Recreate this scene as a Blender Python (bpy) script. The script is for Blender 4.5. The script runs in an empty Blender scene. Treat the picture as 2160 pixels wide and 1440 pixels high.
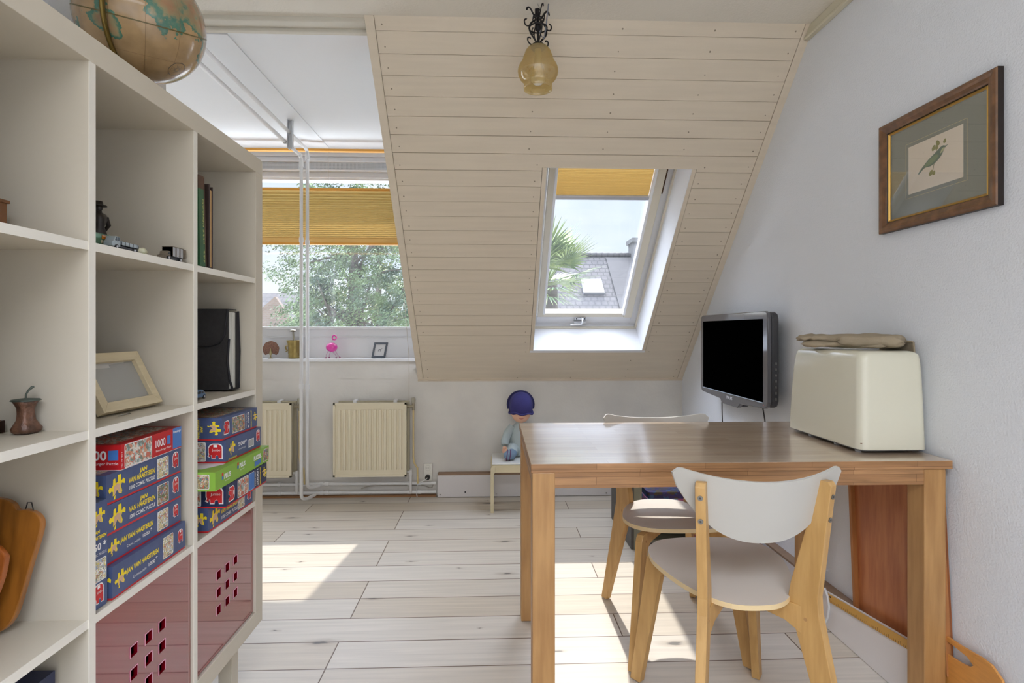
import bpy, bmesh, math, random
from mathutils import Vector, Matrix
R = math.radians
random.seed(7)
S = bpy.context.scene
COL = S.collection

# ------------------------------------------------------------------ camera, world, sun, exposure
H = 1.11
cd = bpy.data.cameras.new('camera'); cam = bpy.data.objects.new('camera', cd); COL.objects.link(cam)
cd.sensor_width = 36.0; cd.lens = 36.0 * 1140.0 / 2160.0
cd.shift_y = -23.0 / 2160.0
cd.clip_start = 0.02; cd.clip_end = 500
cam.location = (0, 0, H); cam.rotation_euler = (R(90), 0, -math.atan(40 / 1140.0))
S.camera = cam
S.view_settings.view_transform = 'Standard'; S.view_settings.look = 'None'
S.view_settings.gamma = 1.0; S.view_settings.use_curve_mapping = False
S.view_settings.exposure = 0.34
S.cycles.max_bounces = 10; S.cycles.diffuse_bounces = 6; S.cycles.glossy_bounces = 4
S.cycles.transparent_max_bounces = 12; S.cycles.sample_clamp_indirect = 6.0
S.cycles.caustics_reflective = False; S.cycles.caustics_refractive = False

W = bpy.data.worlds.new('world'); S.world = W; W.use_nodes = True
nt = W.node_tree; nt.nodes.clear()
def wn(t): return nt.nodes.new(t)
out = wn('ShaderNodeOutputWorld'); bg = wn('ShaderNodeBackground'); tc = wn('ShaderNodeTexCoord'); sep = wn('ShaderNodeSeparateXYZ')
nt.links.new(tc.outputs['Generated'], sep.inputs[0])
rp = wn('ShaderNodeValToRGB'); rp.color_ramp.elements[0].position = 0.0; rp.color_ramp.elements[0].color = (.74, .81, .90, 1)
rp.color_ramp.elements[1].position = .30; rp.color_ramp.elements[1].color = (.57, .68, .86, 1)
e_ = rp.color_ramp.elements.new(.6); e_.color = (.66, .76, .96, 1)
nt.links.new(sep.outputs['Z'], rp.inputs[0])
nz = wn('ShaderNodeTexNoise'); nz.inputs['Scale'].default_value = 3.2; nz.inputs['Detail'].default_value = 6
mp = wn('ShaderNodeMapping'); mp.inputs['Scale'].default_value = (1, 1, 2.6)
nt.links.new(tc.outputs['Generated'], mp.inputs[0]); nt.links.new(mp.outputs[0], nz.inputs['Vector'])
cr = wn('ShaderNodeValToRGB'); cr.color_ramp.elements[0].position = .42; cr.color_ramp.elements[1].position = .68
nt.links.new(nz.outputs[0], cr.inputs[0])
mx = wn('ShaderNodeMix'); mx.data_type = 'RGBA'; mx.inputs['B'].default_value = (.80, .84, .90, 1)
nt.links.new(cr.outputs[0], mx.inputs['Factor']); nt.links.new(rp.outputs[0], mx.inputs['A'])
st = wn('ShaderNodeMapRange'); st.inputs['From Min'].default_value = .34; st.inputs['From Max'].default_value = .72
st.inputs['To Min'].default_value = 1.0; st.inputs['To Max'].default_value = 11.0
nt.links.new(sep.outputs['Z'], st.inputs['Value'])
nt.links.new(mx.outputs['Result'], bg.inputs['Color']); nt.links.new(st.outputs[0], bg.inputs['Strength']); nt.links.new(bg.outputs[0], out.inputs['Surface'])

sd = bpy.data.lights.new('sun', 'SUN'); sun = bpy.data.objects.new('sun', sd); COL.objects.link(sun)
sd.energy = 3.3; sd.angle = R(.8); sd.color = (1.0, .96, .88)
sun.location = (1, 10, 12)
sun.rotation_euler = Vector((-.1, -.8, -1.0)).to_track_quat('-Z', 'Y').to_euler()

def area(name, loc, direction, sx, sy, power, color, portal=False):
    d = bpy.data.lights.new(name, 'AREA'); o = bpy.data.objects.new(name, d); COL.objects.link(o)
    d.shape = 'RECTANGLE'; d.size = sx; d.size_y = sy; d.energy = power; d.color = color
    o.location = loc; o.rotation_euler = Vector(direction).to_track_quat('-Z', 'Y').to_euler()
    if portal: d.cycles.is_portal = True
    return o
# area lights added as fill, at invented openings behind the camera
area('rear_fill', (-.1, -2.36, 1.5), (0, 1, 0), 1.9, 1.3, 5, (.98, .985, 1.0))
area('rear_overhead_fill', (0.1, -1.0, 2.45), (0, 0, -1), 1.6, 1.05, 24, (.98, .985, 1.0))
area('dormer_sky_portal', (-2.7, 3.83, 1.6), (0, -1, 0), 4.3, 1.0, 1, (1, 1, 1), True)
area('rooflight_sky_portal', (.6, 3.30, 1.66), (0, -.717, -.697), .6, 1.0, 1, (1, 1, 1), True)

# ------------------------------------------------------------------ helpers
def srgb(r, g, b):
    def f(c):
        c /= 255.0
        return c / 12.92 if c <= .04045 else ((c + .055) / 1.055) ** 2.4
    return (f(r), f(g), f(b), 1)

MATS = {}
def mat(name, col, rough=.5, metal=0, var=0, vscale=8, stretch=(1, 1, 1), bump=0, bscale=60, coat=0, alpha=None, trans=0, emit=None, col2=None, spec=.5, detail=4, ramp=(.35, .65), sss=0):
    if name in MATS: return MATS[name]
    m = bpy.data.materials.new(name); m.use_nodes = True; n = m.node_tree; b = n.nodes['Principled BSDF']
    b.inputs['Base Color'].default_value = col; b.inputs['Roughness'].default_value = rough; b.inputs['Metallic'].default_value = metal
    b.inputs['Specular IOR Level'].default_value = spec
    if coat: b.inputs['Coat Weight'].default_value = coat; b.inputs['Coat Roughness'].default_value = .08
    if trans: b.inputs['Transmission Weight'].default_value = trans
    if emit: b.inputs['Emission Color'].default_value = emit[0]; b.inputs['Emission Strength'].default_value = emit[1]
    t = n.nodes.new('ShaderNodeTexCoord'); mpn = n.nodes.new('ShaderNodeMapping'); mpn.inputs['Scale'].default_value = stretch
    n.links.new(t.outputs['Object'], mpn.inputs[0])
    c2 = col2 or tuple(max(0, c * (1 - var)) for c in col[:3]) + (1,)
    if var or col2:
        z = n.nodes.new('ShaderNodeTexNoise'); z.inputs['Scale'].default_value = vscale; z.inputs['Detail'].default_value = detail
        n.links.new(mpn.outputs[0], z.inputs['Vector'])
        r = n.nodes.new('ShaderNodeValToRGB'); r.color_ramp.elements[0].position = ramp[0]; r.color_ramp.elements[1].position = ramp[1]
        r.color_ramp.elements[0].color = c2; r.color_ramp.elements[1].color = col
        n.links.new(z.outputs[0], r.inputs[0]); n.links.new(r.outputs[0], b.inputs['Base Color'])
    if bump:
        z2 = n.nodes.new('ShaderNodeTexNoise'); z2.inputs['Scale'].default_value = bscale; z2.inputs['Detail'].default_value = 3
        n.links.new(mpn.outputs[0] if stretch != (1, 1, 1) else t.outputs['Object'], z2.inputs['Vector'])
        bp = n.nodes.new('ShaderNodeBump'); bp.inputs['Strength'].default_value = bump; bp.inputs['Distance'].default_value = .004
        n.links.new(z2.outputs[0], bp.inputs['Height']); n.links.new(bp.outputs[0], b.inputs['Normal'])
    MATS[name] = m
    return m

def bricks(name, c1, c2, mortar, bw, rh, msize, axes='XY', rough=.4, offset=.5, grain=.25, gstretch=(3, 60, 3), bumpd=.3, spec=.5, knots=False, squash=1, coat=0, shift=(0, 0, 0), cvar=.0, ofreq=2):
    """staves / planks / tiles: Brick texture for joints plus grain"""
    m = bpy.data.materials.new(name); m.use_nodes = True; n = m.node_tree; b = n.nodes['Principled BSDF']
    L = n.links.new
    t = n.nodes.new('ShaderNodeTexCoord'); sp = n.nodes.new('ShaderNodeSeparateXYZ'); cb = n.nodes.new('ShaderNodeCombineXYZ')
    sh = n.nodes.new('ShaderNodeMapping'); sh.inputs['Location'].default_value = shift
    L(t.outputs['Object'], sh.inputs[0]); L(sh.outputs[0], sp.inputs[0]); L(sp.outputs[axes[0]], cb.inputs['X']); L(sp.outputs[axes[1]], cb.inputs['Y'])
    bt = n.nodes.new('ShaderNodeTexBrick'); L(cb.outputs[0], bt.inputs['Vector'])
    bt.offset = offset; bt.offset_frequency = ofreq; bt.squash = squash
    bt.inputs['Scale'].default_value = 1; bt.inputs['Brick Width'].default_value = bw; bt.inputs['Row Height'].default_value = rh
    bt.inputs['Mortar Size'].default_value = msize; bt.inputs['Mortar Smooth'].default_value = .1
    bt.inputs['Color1'].default_value = c1; bt.inputs['Color2'].default_value = c2; bt.inputs['Mortar'].default_value = mortar
    gm = n.nodes.new('ShaderNodeMapping'); gm.inputs['Scale'].default_value = gstretch; L(t.outputs['Object'], gm.inputs[0])
    gz = n.nodes.new('ShaderNodeTexNoise'); gz.inputs['Scale'].default_value = 1; gz.inputs['Detail'].default_value = 8; gz.inputs['Distortion'].default_value = .6
    L(gm.outputs[0], gz.inputs['Vector'])
    gr = n.nodes.new('ShaderNodeMapRange'); gr.inputs['From Min'].default_value = .3; gr.inputs['From Max'].default_value = .7
    gr.inputs['To Min'].default_value = 1 - grain; gr.inputs['To Max'].default_value = 1.0; L(gz.outputs[0], gr.inputs['Value'])
    mu = n.nodes.new('ShaderNodeMix'); mu.data_type = 'RGBA'; mu.blend_type = 'MULTIPLY'; mu.inputs['Factor'].default_value = 1
    L(bt.outputs['Color'], mu.inputs['A']); L(gr.outputs[0], mu.inputs['B']); last = mu.outputs['Result']
    if knots:
        km = n.nodes.new('ShaderNodeMapping'); km.inputs['Scale'].default_value = (2.1, 6.5, 1); L(t.outputs['Object'], km.inputs[0])
        kz = n.nodes.new('ShaderNodeTexNoise'); kz.inputs['Scale'].default_value = 9; L(km.outputs[0], kz.inputs['Vector'])
        ka = n.nodes.new('ShaderNodeMix'); ka.data_type = 'VECTOR'; ka.inputs['Factor'].default_value = .10
        L(km.outputs[0], ka.inputs['A']); L(kz.outputs['Color'], ka.inputs['B'])
        kv = n.nodes.new('ShaderNodeTexVoronoi'); kv.voronoi_dimensions = '2D'; kv.inputs['Scale'].default_value = .85; L(ka.outputs['Result'], kv.inputs['Vector'])
        kr = n.nodes.new('ShaderNodeValToRGB'); kr.color_ramp.elements[0].position = .024; kr.color_ramp.elements[0].color = (.10, .09, .09, 1)
        kr.color_ramp.elements[1].position = .13; kr.color_ramp.elements[1].color = (1, 1, 1, 1)
        e = kr.color_ramp.elements.new(.05); e.color = (.72, .68, .64, 1)
        ks = n.nodes.new('ShaderNodeSeparateColor'); L(kv.outputs['Color'], ks.inputs[0]); kq = n.nodes.new('ShaderNodeMath'); kq.operation = 'MULTIPLY_ADD'; kq.inputs[1].default_value = 3.2; kq.inputs[2].default_value = .7; L(ks.outputs[0], kq.inputs[0])
        kd = n.nodes.new('ShaderNodeMath'); kd.operation = 'MULTIPLY'; L(kv.outputs['Distance'], kd.inputs[0]); L(kq.outputs[0], kd.inputs[1]); L(kd.outputs[0], kr.inputs[0])
        m3 = n.nodes.new('ShaderNodeMix'); m3.data_type = 'RGBA'; m3.blend_type = 'MULTIPLY'; m3.inputs['Factor'].default_value = .85
        L(last, m3.inputs['A']); L(kr.outputs[0], m3.inputs['B']); last = m3.outputs['Result']
    L(last, b.inputs['Base Color'])
    b.inputs['Roughness'].default_value = rough; b.inputs['Specular IOR Level'].default_value = spec
    if coat: b.inputs['Coat Weight'].default_value = coat; b.inputs['Coat Roughness'].default_value = .15
    bp = n.nodes.new('ShaderNodeBump'); bp.inputs['Strength'].default_value = bumpd; bp.inputs['Distance'].default_value = .003
    iv = n.nodes.new('ShaderNodeMath'); iv.operation = 'SUBTRACT'; iv.inputs[0].default_value = 1; L(bt.outputs['Fac'], iv.inputs[1])
    L(iv.outputs[0], bp.inputs['Height']); L(bp.outputs[0], b.inputs['Normal'])
    return m

def glass(name, tint=(1, 1, 1, 1), refl=.10, dust=.06, dustcol=(.85, .88, .9, 1)):
    m = bpy.data.materials.new(name); m.use_nodes = True; n = m.node_tree; n.nodes.clear(); L = n.links.new
    o = n.nodes.new('ShaderNodeOutputMaterial'); tr = n.nodes.new('ShaderNodeBsdfTransparent'); tr.inputs[0].default_value = tint
    gl = n.nodes.new('ShaderNodeBsdfGlossy'); gl.inputs['Roughness'].default_value = .0
    df = n.nodes.new('ShaderNodeBsdfTranslucent'); df.inputs[0].default_value = dustcol
    lw = n.nodes.new('ShaderNodeLayerWeight'); pw = n.nodes.new('ShaderNodeMath'); pw.operation = 'POWER'; pw.inputs[1].default_value = 4; lw.inputs[0].default_value = .5
    L(lw.outputs['Facing'], pw.inputs[0]); fr = n.nodes.new('ShaderNodeMath'); fr.operation = 'MULTIPLY_ADD'; fr.inputs[1].default_value = .7; fr.inputs[2].default_value = .045; L(pw.outputs[0], fr.inputs[0])
    m1 = n.nodes.new('ShaderNodeMixShader'); m2 = n.nodes.new('ShaderNodeMixShader')
    mu = n.nodes.new('ShaderNodeMath'); mu.operation = 'MULTIPLY'; mu.inputs[1].default_value = refl * 10; L(fr.outputs[0], mu.inputs[0])
    L(mu.outputs[0], m1.inputs[0]); L(tr.outputs[0], m1.inputs[1]); L(gl.outputs[0], m1.inputs[2])
    if dust:
        tcn = n.nodes.new('ShaderNodeTexCoord'); zn = n.nodes.new('ShaderNodeTexNoise'); zn.inputs['Scale'].default_value = 6; zn.inputs['Detail'].default_value = 8
        L(tcn.outputs['Object'], zn.inputs['Vector']); rr = n.nodes.new('ShaderNodeMapRange'); rr.inputs['From Min'].default_value = .3; rr.inputs['From Max'].default_value = .7
        rr.inputs['To Min'].default_value = dust * .6; rr.inputs['To Max'].default_value = dust * 1.4; L(zn.outputs[0], rr.inputs['Value'])
        L(rr.outputs[0], m2.inputs[0]); L(m1.outputs[0], m2.inputs[1]); L(df.outputs[0], m2.inputs[2]); L(m2.outputs[0], o.inputs[0])
    else: L(m1.outputs[0], o.inputs[0])
    return m

def blindmat(name, col, tcol):
    m = bpy.data.materials.new(name); m.use_nodes = True; n = m.node_tree; n.nodes.clear(); L = n.links.new
    o = n.nodes.new('ShaderNodeOutputMaterial'); d = n.nodes.new('ShaderNodeBsdfDiffuse'); d.inputs[0].default_value = col
    t = n.nodes.new('ShaderNodeBsdfTranslucent'); t.inputs[0].default_value = tcol
    tcn = n.nodes.new('ShaderNodeTexCoord'); mpn = n.nodes.new('ShaderNodeMapping'); mpn.inputs['Scale'].default_value = (40, 40, 40)
    zn = n.nodes.new('ShaderNodeTexNoise'); L(tcn.outputs['Object'], mpn.inputs[0]); L(mpn.outputs[0], zn.inputs['Vector'])
    mr = n.nodes.new('ShaderNodeMapRange'); mr.inputs['To Min'].default_value = .3; mr.inputs['To Max'].default_value = .5; L(zn.outputs[0], mr.inputs['Value'])
    s = n.nodes.new('ShaderNodeMixShader'); L(mr.outputs[0], s.inputs[0]); L(d.outputs[0], s.inputs[1]); L(t.outputs[0], s.inputs[2]); L(s.outputs[0], o.inputs[0])
    return m

def scenes_mat(name, cols, scale=120):
    """busy little printed scene: random coloured cells"""
    m = bpy.data.materials.new(name); m.use_nodes = True; n = m.node_tree; b = n.nodes['Principled BSDF']; L = n.links.new
    t = n.nodes.new('ShaderNodeTexCoord'); z = n.nodes.new('ShaderNodeTexNoise'); z.inputs['Scale'].default_value = scale * .7
    v = n.nodes.new('ShaderNodeTexVoronoi'); v.inputs['Scale'].default_value = scale
    a = n.nodes.new('ShaderNodeMix'); a.data_type = 'VECTOR'; a.inputs['Factor'].default_value = .02
    L(t.outputs['Object'], z.inputs['Vector']); L(t.outputs['Object'], a.inputs['A']); L(z.outputs['Color'], a.inputs['B']); L(a.outputs['Result'], v.inputs['Vector'])
    r = n.nodes.new('ShaderNodeValToRGB'); r.color_ramp.interpolation = 'CONSTANT'
    for i, c in enumerate(cols):
        p = i / len(cols)
        if i < 2: e = r.color_ramp.elements[i]; e.position = p
        else: e = r.color_ramp.elements.new(p)
        e.color = c
    s = n.nodes.new('ShaderNodeSeparateColor'); L(v.outputs['Color'], s.inputs[0]); L(s.outputs[0], r.inputs[0]); L(r.outputs[0], b.inputs['Base Color'])
    b.inputs['Roughness'].default_value = .45
    return m

class M:
    def __init__(s): s.v = []; s.f = []; s.m = []; s.sm = []
    def add(s, vs, fs, mi=0, xf=None, smooth=False):
        k = len(s.v)
        for p in vs:
            p = Vector(p)
            s.v.append(tuple(xf @ p) if xf is not None else tuple(p))
        for f in fs: s.f.append(tuple(i + k for i in f)); s.m.append(mi); s.sm.append(smooth)
        return s
    def box(s, x0, x1, y0, y1, z0, z1, mi=0, xf=None):
        return s.add([(x0, y0, z0), (x1, y0, z0), (x1, y1, z0), (x0, y1, z0), (x0, y0, z1), (x1, y0, z1), (x1, y1, z1), (x0, y1, z1)],
                     [(3, 2, 1, 0), (4, 5, 6, 7), (0, 1, 5, 4), (1, 2, 6, 5), (2, 3, 7, 6), (3, 0, 4, 7)], mi, xf)
    def prism(s, pts, z0, z1, mi=0, xf=None, smooth=False):
        n = len(pts); a = sum(pts[i][0] * pts[(i + 1) % n][1] - pts[(i + 1) % n][0] * pts[i][1] for i in range(n))
        if a < 0: pts = pts[::-1]
        s.add([(p[0], p[1], z0) for p in pts] + [(p[0], p[1], z1) for p in pts], [tuple(range(n))[::-1], tuple(range(n, 2 * n))], mi, xf)
        k = len(s.v) - 2 * n
        for i in range(n):
            j = (i + 1) % n; s.f.append((k + i, k + j, k + n + j, k + n + i)); s.m.append(mi); s.sm.append(smooth)
        return s
    def flat(s, pts, z=0, mi=0, xf=None):
        n = len(pts); a = sum(pts[i][0] * pts[(i + 1) % n][1] - pts[(i + 1) % n][0] * pts[i][1] for i in range(n))
        if a < 0: pts = pts[::-1]
        return s.add([(p[0], p[1], z) for p in pts], [tuple(range(n))], mi, xf)
    def tube(s, pts, r, n=10, mi=0, xf=None, cap=True, flatten=None):
        pts = [Vector(p) for p in pts]; rs = r if isinstance(r, (list, tuple)) else [r] * len(pts)
        vs = []; fs = []; prev = None
        for i, p in enumerate(pts):
            d = (pts[min(i + 1, len(pts) - 1)] - pts[max(i - 1, 0)]).normalized()
            if prev is None:
                up = Vector((0, 0, 1)) if abs(d.z) < .9 else Vector((1, 0, 0))
                a = d.cross(up).normalized()
            else: a = (prev - d * prev.dot(d)).normalized()
            prev = a; b = d.cross(a)
            for k in range(n):
                t = 2 * math.pi * k / n; ra = rs[i]; rb = rs[i] * (flatten or 1)
                vs.append(p + a * (math.cos(t) * ra) + b * (math.sin(t) * rb))
        for i in range(len(pts) - 1):
            for k in range(n): fs.append((i * n + k, i * n + (k + 1) % n, (i + 1) * n + (k + 1) % n, (i + 1) * n + k))
        s.add(vs, fs, mi, xf, True)
        if cap:
            s.add(vs[:n], [tuple(range(n))[::-1]], mi, xf); s.add(vs[-n:], [tuple(range(n))], mi, xf)
        return s
    def cyl(s, p0, p1, r0, r1=None, n=20, mi=0, xf=None): return s.tube([p0, p1], [r0, r0 if r1 is None else r1], n, mi, xf)
    def lathe(s, prof, n=32, mi=0, xf=None, wob=None):
        vs = []; fs = []
        for i, (r, z) in enumerate(prof):
            for k in range(n):
                t = 2 * math.pi * k / n; rr = r * (wob(t, z) if wob else 1)
                vs.append((rr * math.cos(t), rr * math.sin(t), z))
        for i in range(len(prof) - 1):
            for k in range(n): fs.append((i * n + k, i * n + (k + 1) % n, (i + 1) * n + (k + 1) % n, (i + 1) * n + k))
        return s.add(vs, fs, mi, xf, True)
    def ball(s, c, r, nu=20, nv=12, mi=0, xf=None, fn=None):
        rx, ry, rz = r if isinstance(r, (list, tuple)) else (r, r, r)
        vs = []; fs = []
        for j in range(nv + 1):
            a = math.pi * j / nv
            for i in range(nu):
                t = 2 * math.pi * i / nu; d = Vector((math.sin(a) * math.cos(t), math.sin(a) * math.sin(t), math.cos(a)))
                q = fn(d) if fn else 1
                vs.append((c[0] + d.x * rx * q, c[1] + d.y * ry * q, c[2] + d.z * rz * q))
        for j in range(nv):
            for i in range(nu): fs.append((j * nu + i, (j + 1) * nu + i, (j + 1) * nu + (i + 1) % nu, j * nu + (i + 1) % nu))
        return s.add(vs, fs, mi, xf, True)
    def grid(s, fn, nu, nv, mi=0, xf=None, smooth=True, wrapu=False):
        vs = [fn(i / nu, j / nv) for j in range(nv + 1) for i in range(nu + 1)]; w = nu + 1
        return s.add(vs, [(j * w + i, j * w + i + 1, (j + 1) * w + i + 1, (j + 1) * w + i) for j in range(nv) for i in range(nu)], mi, xf, smooth)
    def text(s, string, size, xf, mi=0, width=None, bold=0, shear=0, align='LEFT', z=.0003):
        c = bpy.data.curves.new('t', 'FONT'); c.body = string; c.size = size; c.offset = bold; c.shear = shear; c.align_x = align; c.resolution_u = 3
        o = bpy.data.objects.new('t', c); COL.objects.link(o)
        bpy.context.view_layer.update()
        dg = bpy.context.evaluated_depsgraph_get(); me = o.evaluated_get(dg).to_mesh()
        vs = [v.co.copy() for v in me.vertices]; fs = [tuple(p.vertices) for p in me.polygons]
        o.evaluated_get(dg).to_mesh_clear(); bpy.data.objects.remove(o); bpy.data.curves.remove(c)
        if not vs: return s
        if width:
            x0 = min(v.x for v in vs); x1 = max(v.x for v in vs); k = width / (x1 - x0)
            for v in vs: v.x = (v.x - x0) * k
        for v in vs: v.z = z
        return s.add(vs, fs, mi, xf)
    def build(s, name, mats, parent=None, loc=None, rot=None, bevel=0, bseg=2, subsurf=0, solid=0, autosmooth=False, kind=None, label=None):
        me = bpy.data.meshes.new(name); me.from_pydata(s.v, [], s.f)
        if not isinstance(mats, (list, tuple)): mats = [mats]
        for m_ in mats: me.materials.append(m_)
        me.polygons.foreach_set('material_index', s.m); me.polygons.foreach_set('use_smooth', s.sm)
        if subsurf or autosmooth:
            b = bmesh.new(); b.from_mesh(me); bmesh.ops.remove_doubles(b, verts=b.verts, dist=1e-5); bmesh.ops.recalc_face_normals(b, faces=b.faces); b.to_mesh(me); b.free()
        me.update()
        o = bpy.data.objects.new(name, me); COL.objects.link(o)
        if parent is not None: o.parent = parent
        if loc is not None: o.location = loc
        if rot is not None: o.rotation_euler = rot
        if solid: q = o.modifiers.new('s', 'SOLIDIFY'); q.thickness = solid; q.offset = 0
        if bevel: q = o.modifiers.new('b', 'BEVEL'); q.width = bevel; q.segments = bseg; q.limit_method = 'ANGLE'; q.angle_limit = R(40)
        if subsurf: q = o.modifiers.new('u', 'SUBSURF'); q.levels = subsurf; q.render_levels = subsurf
        if kind: o['kind'] = kind
        if label: o['label'] = label
        return o

def tag(o, label, cat, group=None, kind=None):
    o['label'] = label; o['category'] = cat
    if group: o['group'] = group
    if kind: o['kind'] = kind
    return o
def thing(name, loc, rz, label, cat, group=None):
    o = bpy.data.objects.new(name, None); o.empty_display_size = .05; COL.objects.link(o); o.location = loc; o.rotation_euler = (0, 0, rz)
    return tag(o, label, cat, group)
def struct(o): o['kind'] = 'structure'; return o
def copy_tree(o, parent=None):
    c = o.copy(); COL.objects.link(c); c.parent = parent
    for ch in list(o.children): copy_tree(ch, c)
    return c
def TR(x=0, y=0, z=0): return Matrix.Translation((x, y, z))
def RZ(a): return Matrix.Rotation(a, 4, 'Z')
def RX(a): return Matrix.Rotation(a, 4, 'X')
def RY(a): return Matrix.Rotation(a, 4, 'Y')
FACE_PX = Matrix(((0, 0, 1, 0), (1, 0, 0, 0), (0, 1, 0, 0), (0, 0, 0, 1)))   # drawn u,v -> +Y,+Z, facing +X
FACE_NY = Matrix(((1, 0, 0, 0), (0, 0, -1, 0), (0, 1, 0, 0), (0, 0, 0, 1)))  # drawn u,v -> +X,+Z, facing -Y
FACE_NX = Matrix(((0, 0, -1, 0), (-1, 0, 0, 0), (0, 1, 0, 0), (0, 0, 0, 1))) # drawn u,v -> -Y,+Z, facing -X
def rrect(w, h, r, n=5, x=0, y=0):
    p = []
    for cx, cy, a in ((w - r, r, -90), (w - r, h - r, 0), (r, h - r, 90), (r, r, 180)):
        for i in range(n + 1): t = R(a + 90 * i / n); p.append((x + cx + r * math.cos(t), y + cy + r * math.sin(t)))
    return p
def circ(cx, cy, r, n=20, a0=0, a1=360): return [(cx + r * math.cos(R(a0 + (a1 - a0) * i / n)), cy + r * math.sin(R(a0 + (a1 - a0) * i / n))) for i in range(n)]

# ------------------------------------------------------------------ materials
m_wall = mat('plaster_wall', srgb(222, 225, 230), .9, bump=.4, bscale=170, spec=.2)
m_wallk = mat('plaster_smooth', srgb(222, 219, 213), .9, bump=.2, bscale=60, spec=.2, col2=srgb(205, 202, 198), vscale=2.5, ramp=(.3, .6))
m_ceil = mat('ceiling_plaster', srgb(224, 219, 208), .95, bump=.3, bscale=120, spec=.15)
m_dceil = mat('dormer_panel_white', srgb(226, 228, 230), .7, spec=.3)
m_white = mat('white_paint', srgb(228, 229, 231), .45)
m_pipe = mat('pipe_white_enamel', srgb(222, 222, 222), .35)
m_board = mat('cream_board_paint', srgb(219, 207, 188), .6, var=.05, vscale=3, stretch=(1, 14, 14), bump=.12, bscale=30, spec=.35)
m_gap = mat('board_gap', srgb(88, 62, 45), .9)
m_nail = mat('nail_dimple', srgb(150, 138, 120), .8)
m_floor = bricks('whitewashed_oak', srgb(211, 203, 191), srgb(198, 185, 166), srgb(100, 76, 54), 1.62, .1555, .0022, 'XY', .42, .37, .16, (2.5, 55, 1), .35, .45, True, shift=(.55, -.083, 0), ofreq=3)
m_case = mat('bookcase_shaded', srgb(200, 192, 176), .42, spec=.4)  # panels coloured darker than the front edges to imitate backlit shade
m_caseedge = mat('bookcase_front_edge_lit', srgb(226, 222, 212), .4, spec=.4)
m_red = mat('red_acrylic', srgb(128, 12, 26), .05, spec=1.0, coat=1.0)
m_red.node_tree.nodes['Principled BSDF'].inputs['Coat IOR'].default_value = 1.9; m_red.node_tree.nodes['Principled BSDF'].inputs['Coat Roughness'].default_value = .03
m_red2 = mat('red_acrylic_edge', srgb(110, 6, 20), .2)
m_dark = mat('dark_gap', (.004, .003, .003, 1), .9)
m_table_glare = bricks('butcher_block_top_glare', srgb(212, 188, 162), srgb(192, 164, 136), srgb(168, 138, 110), .34, .042, .0004, 'XY', .30, .37, .30, (6, 90, 6), .03, .8, coat=1.0)  # same brown wood as the edge, paled to imitate window glare
m_table_glare.node_tree.nodes['Principled BSDF'].inputs['Coat IOR'].default_value = 3.2
m_apron = bricks('butcher_block_edge', srgb(182, 136, 92), srgb(156, 112, 72), srgb(120, 82, 50), .30, .0215, .0005, 'XZ', .45, .4, .35, (7, 7, 100), .03)
m_leg = mat('maple_leg', srgb(180, 138, 88), .42, var=.16, vscale=5, stretch=(9, 9, 1), col2=srgb(160, 118, 72))
m_birch = mat('birch_frame', srgb(196, 156, 98), .42, var=.12, vscale=6, stretch=(8, 8, 1), col2=srgb(178, 138, 82))
m_back_shaded = mat('back_lacquer_shaded', srgb(180, 177, 170), .35, spec=.45)  # backrest: the seat's lacquer darkened to stand in for shade
m_seat_warm = mat('seat_lacquer_bounce', srgb(216, 207, 196), .4, spec=.45)  # same lacquer, warmed to imitate light bounced off the table
m_ply = mat('plywood_edge', srgb(214, 190, 146), .55)
m_chrome = mat('chrome', srgb(190, 190, 190), .2, 1)
m_black = mat('black_plastic', srgb(20, 20, 22), .4)
m_iron = mat('wrought_iron', srgb(38, 36, 38), .5, .5)
m_amber = None

# ------------------------------------------------------------------ setting
B = 1.295; WY = 3.655; K = 1.028; ZC = 2.346; Q = math.sqrt(1 + K * K)
TU = Vector((0, -1 / Q, K / Q)); NI = Vector((0, -K / Q, -1 / Q)); O0 = Vector((0, WY, .785))
SX = Matrix(((1, TU.x, NI.x, 0), (0, TU.y, NI.y, WY), (0, TU.z, NI.z, .785), (0, 0, 0, 1)))   # slope frame: x, up-slope, into the room
VT = (ZC - .785) / (K / Q)
struct(M().box(-4.9, 1.4, -2.45, 3.80, -.1, 0).build('floor', m_floor))
struct(M().box(-4.9, 1.4, -.45, 2.16, ZC, ZC + .1).box(-1.3, 1.4, -2.45, -1.55, ZC, ZC + .1).box(-1.3, -.75, -1.55, -.45, ZC, ZC + .1).box(.95, 1.4, -1.55, -.45, ZC, ZC + .1).build('ceiling', m_ceil))  # gap behind the camera is added for the overhead fill light
o = M().box(-4.9, -.505, 2.205, 3.83, ZC, ZC + .1)
o.box(-4.9, -.506, 2.275, 3.70, ZC - .006, ZC, 0)             # flat white panel
o.box(-1.19, -1.10, 2.275, 3.665, ZC - .012, ZC - .006, 0)    # cover strip
struct(o.build('ceiling_dormer', m_dceil))
struct(M().box(-4.9, -.505, 2.155, 2.21, ZC - .018, ZC + .09).box(-4.9, -.505, 2.21, 2.235, ZC - .03, ZC + .09).build('trim_1', mat('trim_greige', srgb(204, 199, 186), .7), bevel=.004))
struct(M().box(B, B + .1, -2.45, 3.80, 0, ZC + .1).build('wall_right', m_wall))
struct(M().box(-1.26, -1.16, -2.45, 1.90, 0, ZC).build('wall_left', m_wall))
struct(M().box(-4.9, -1.16, 1.90, 1.96, 0, ZC).build('wall_partition', m_wallk))
struct(M().box(-5.0, -4.9, 1.90, 3.83, 0, ZC + .1).build('wall_dormer_left', m_wallk))
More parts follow.
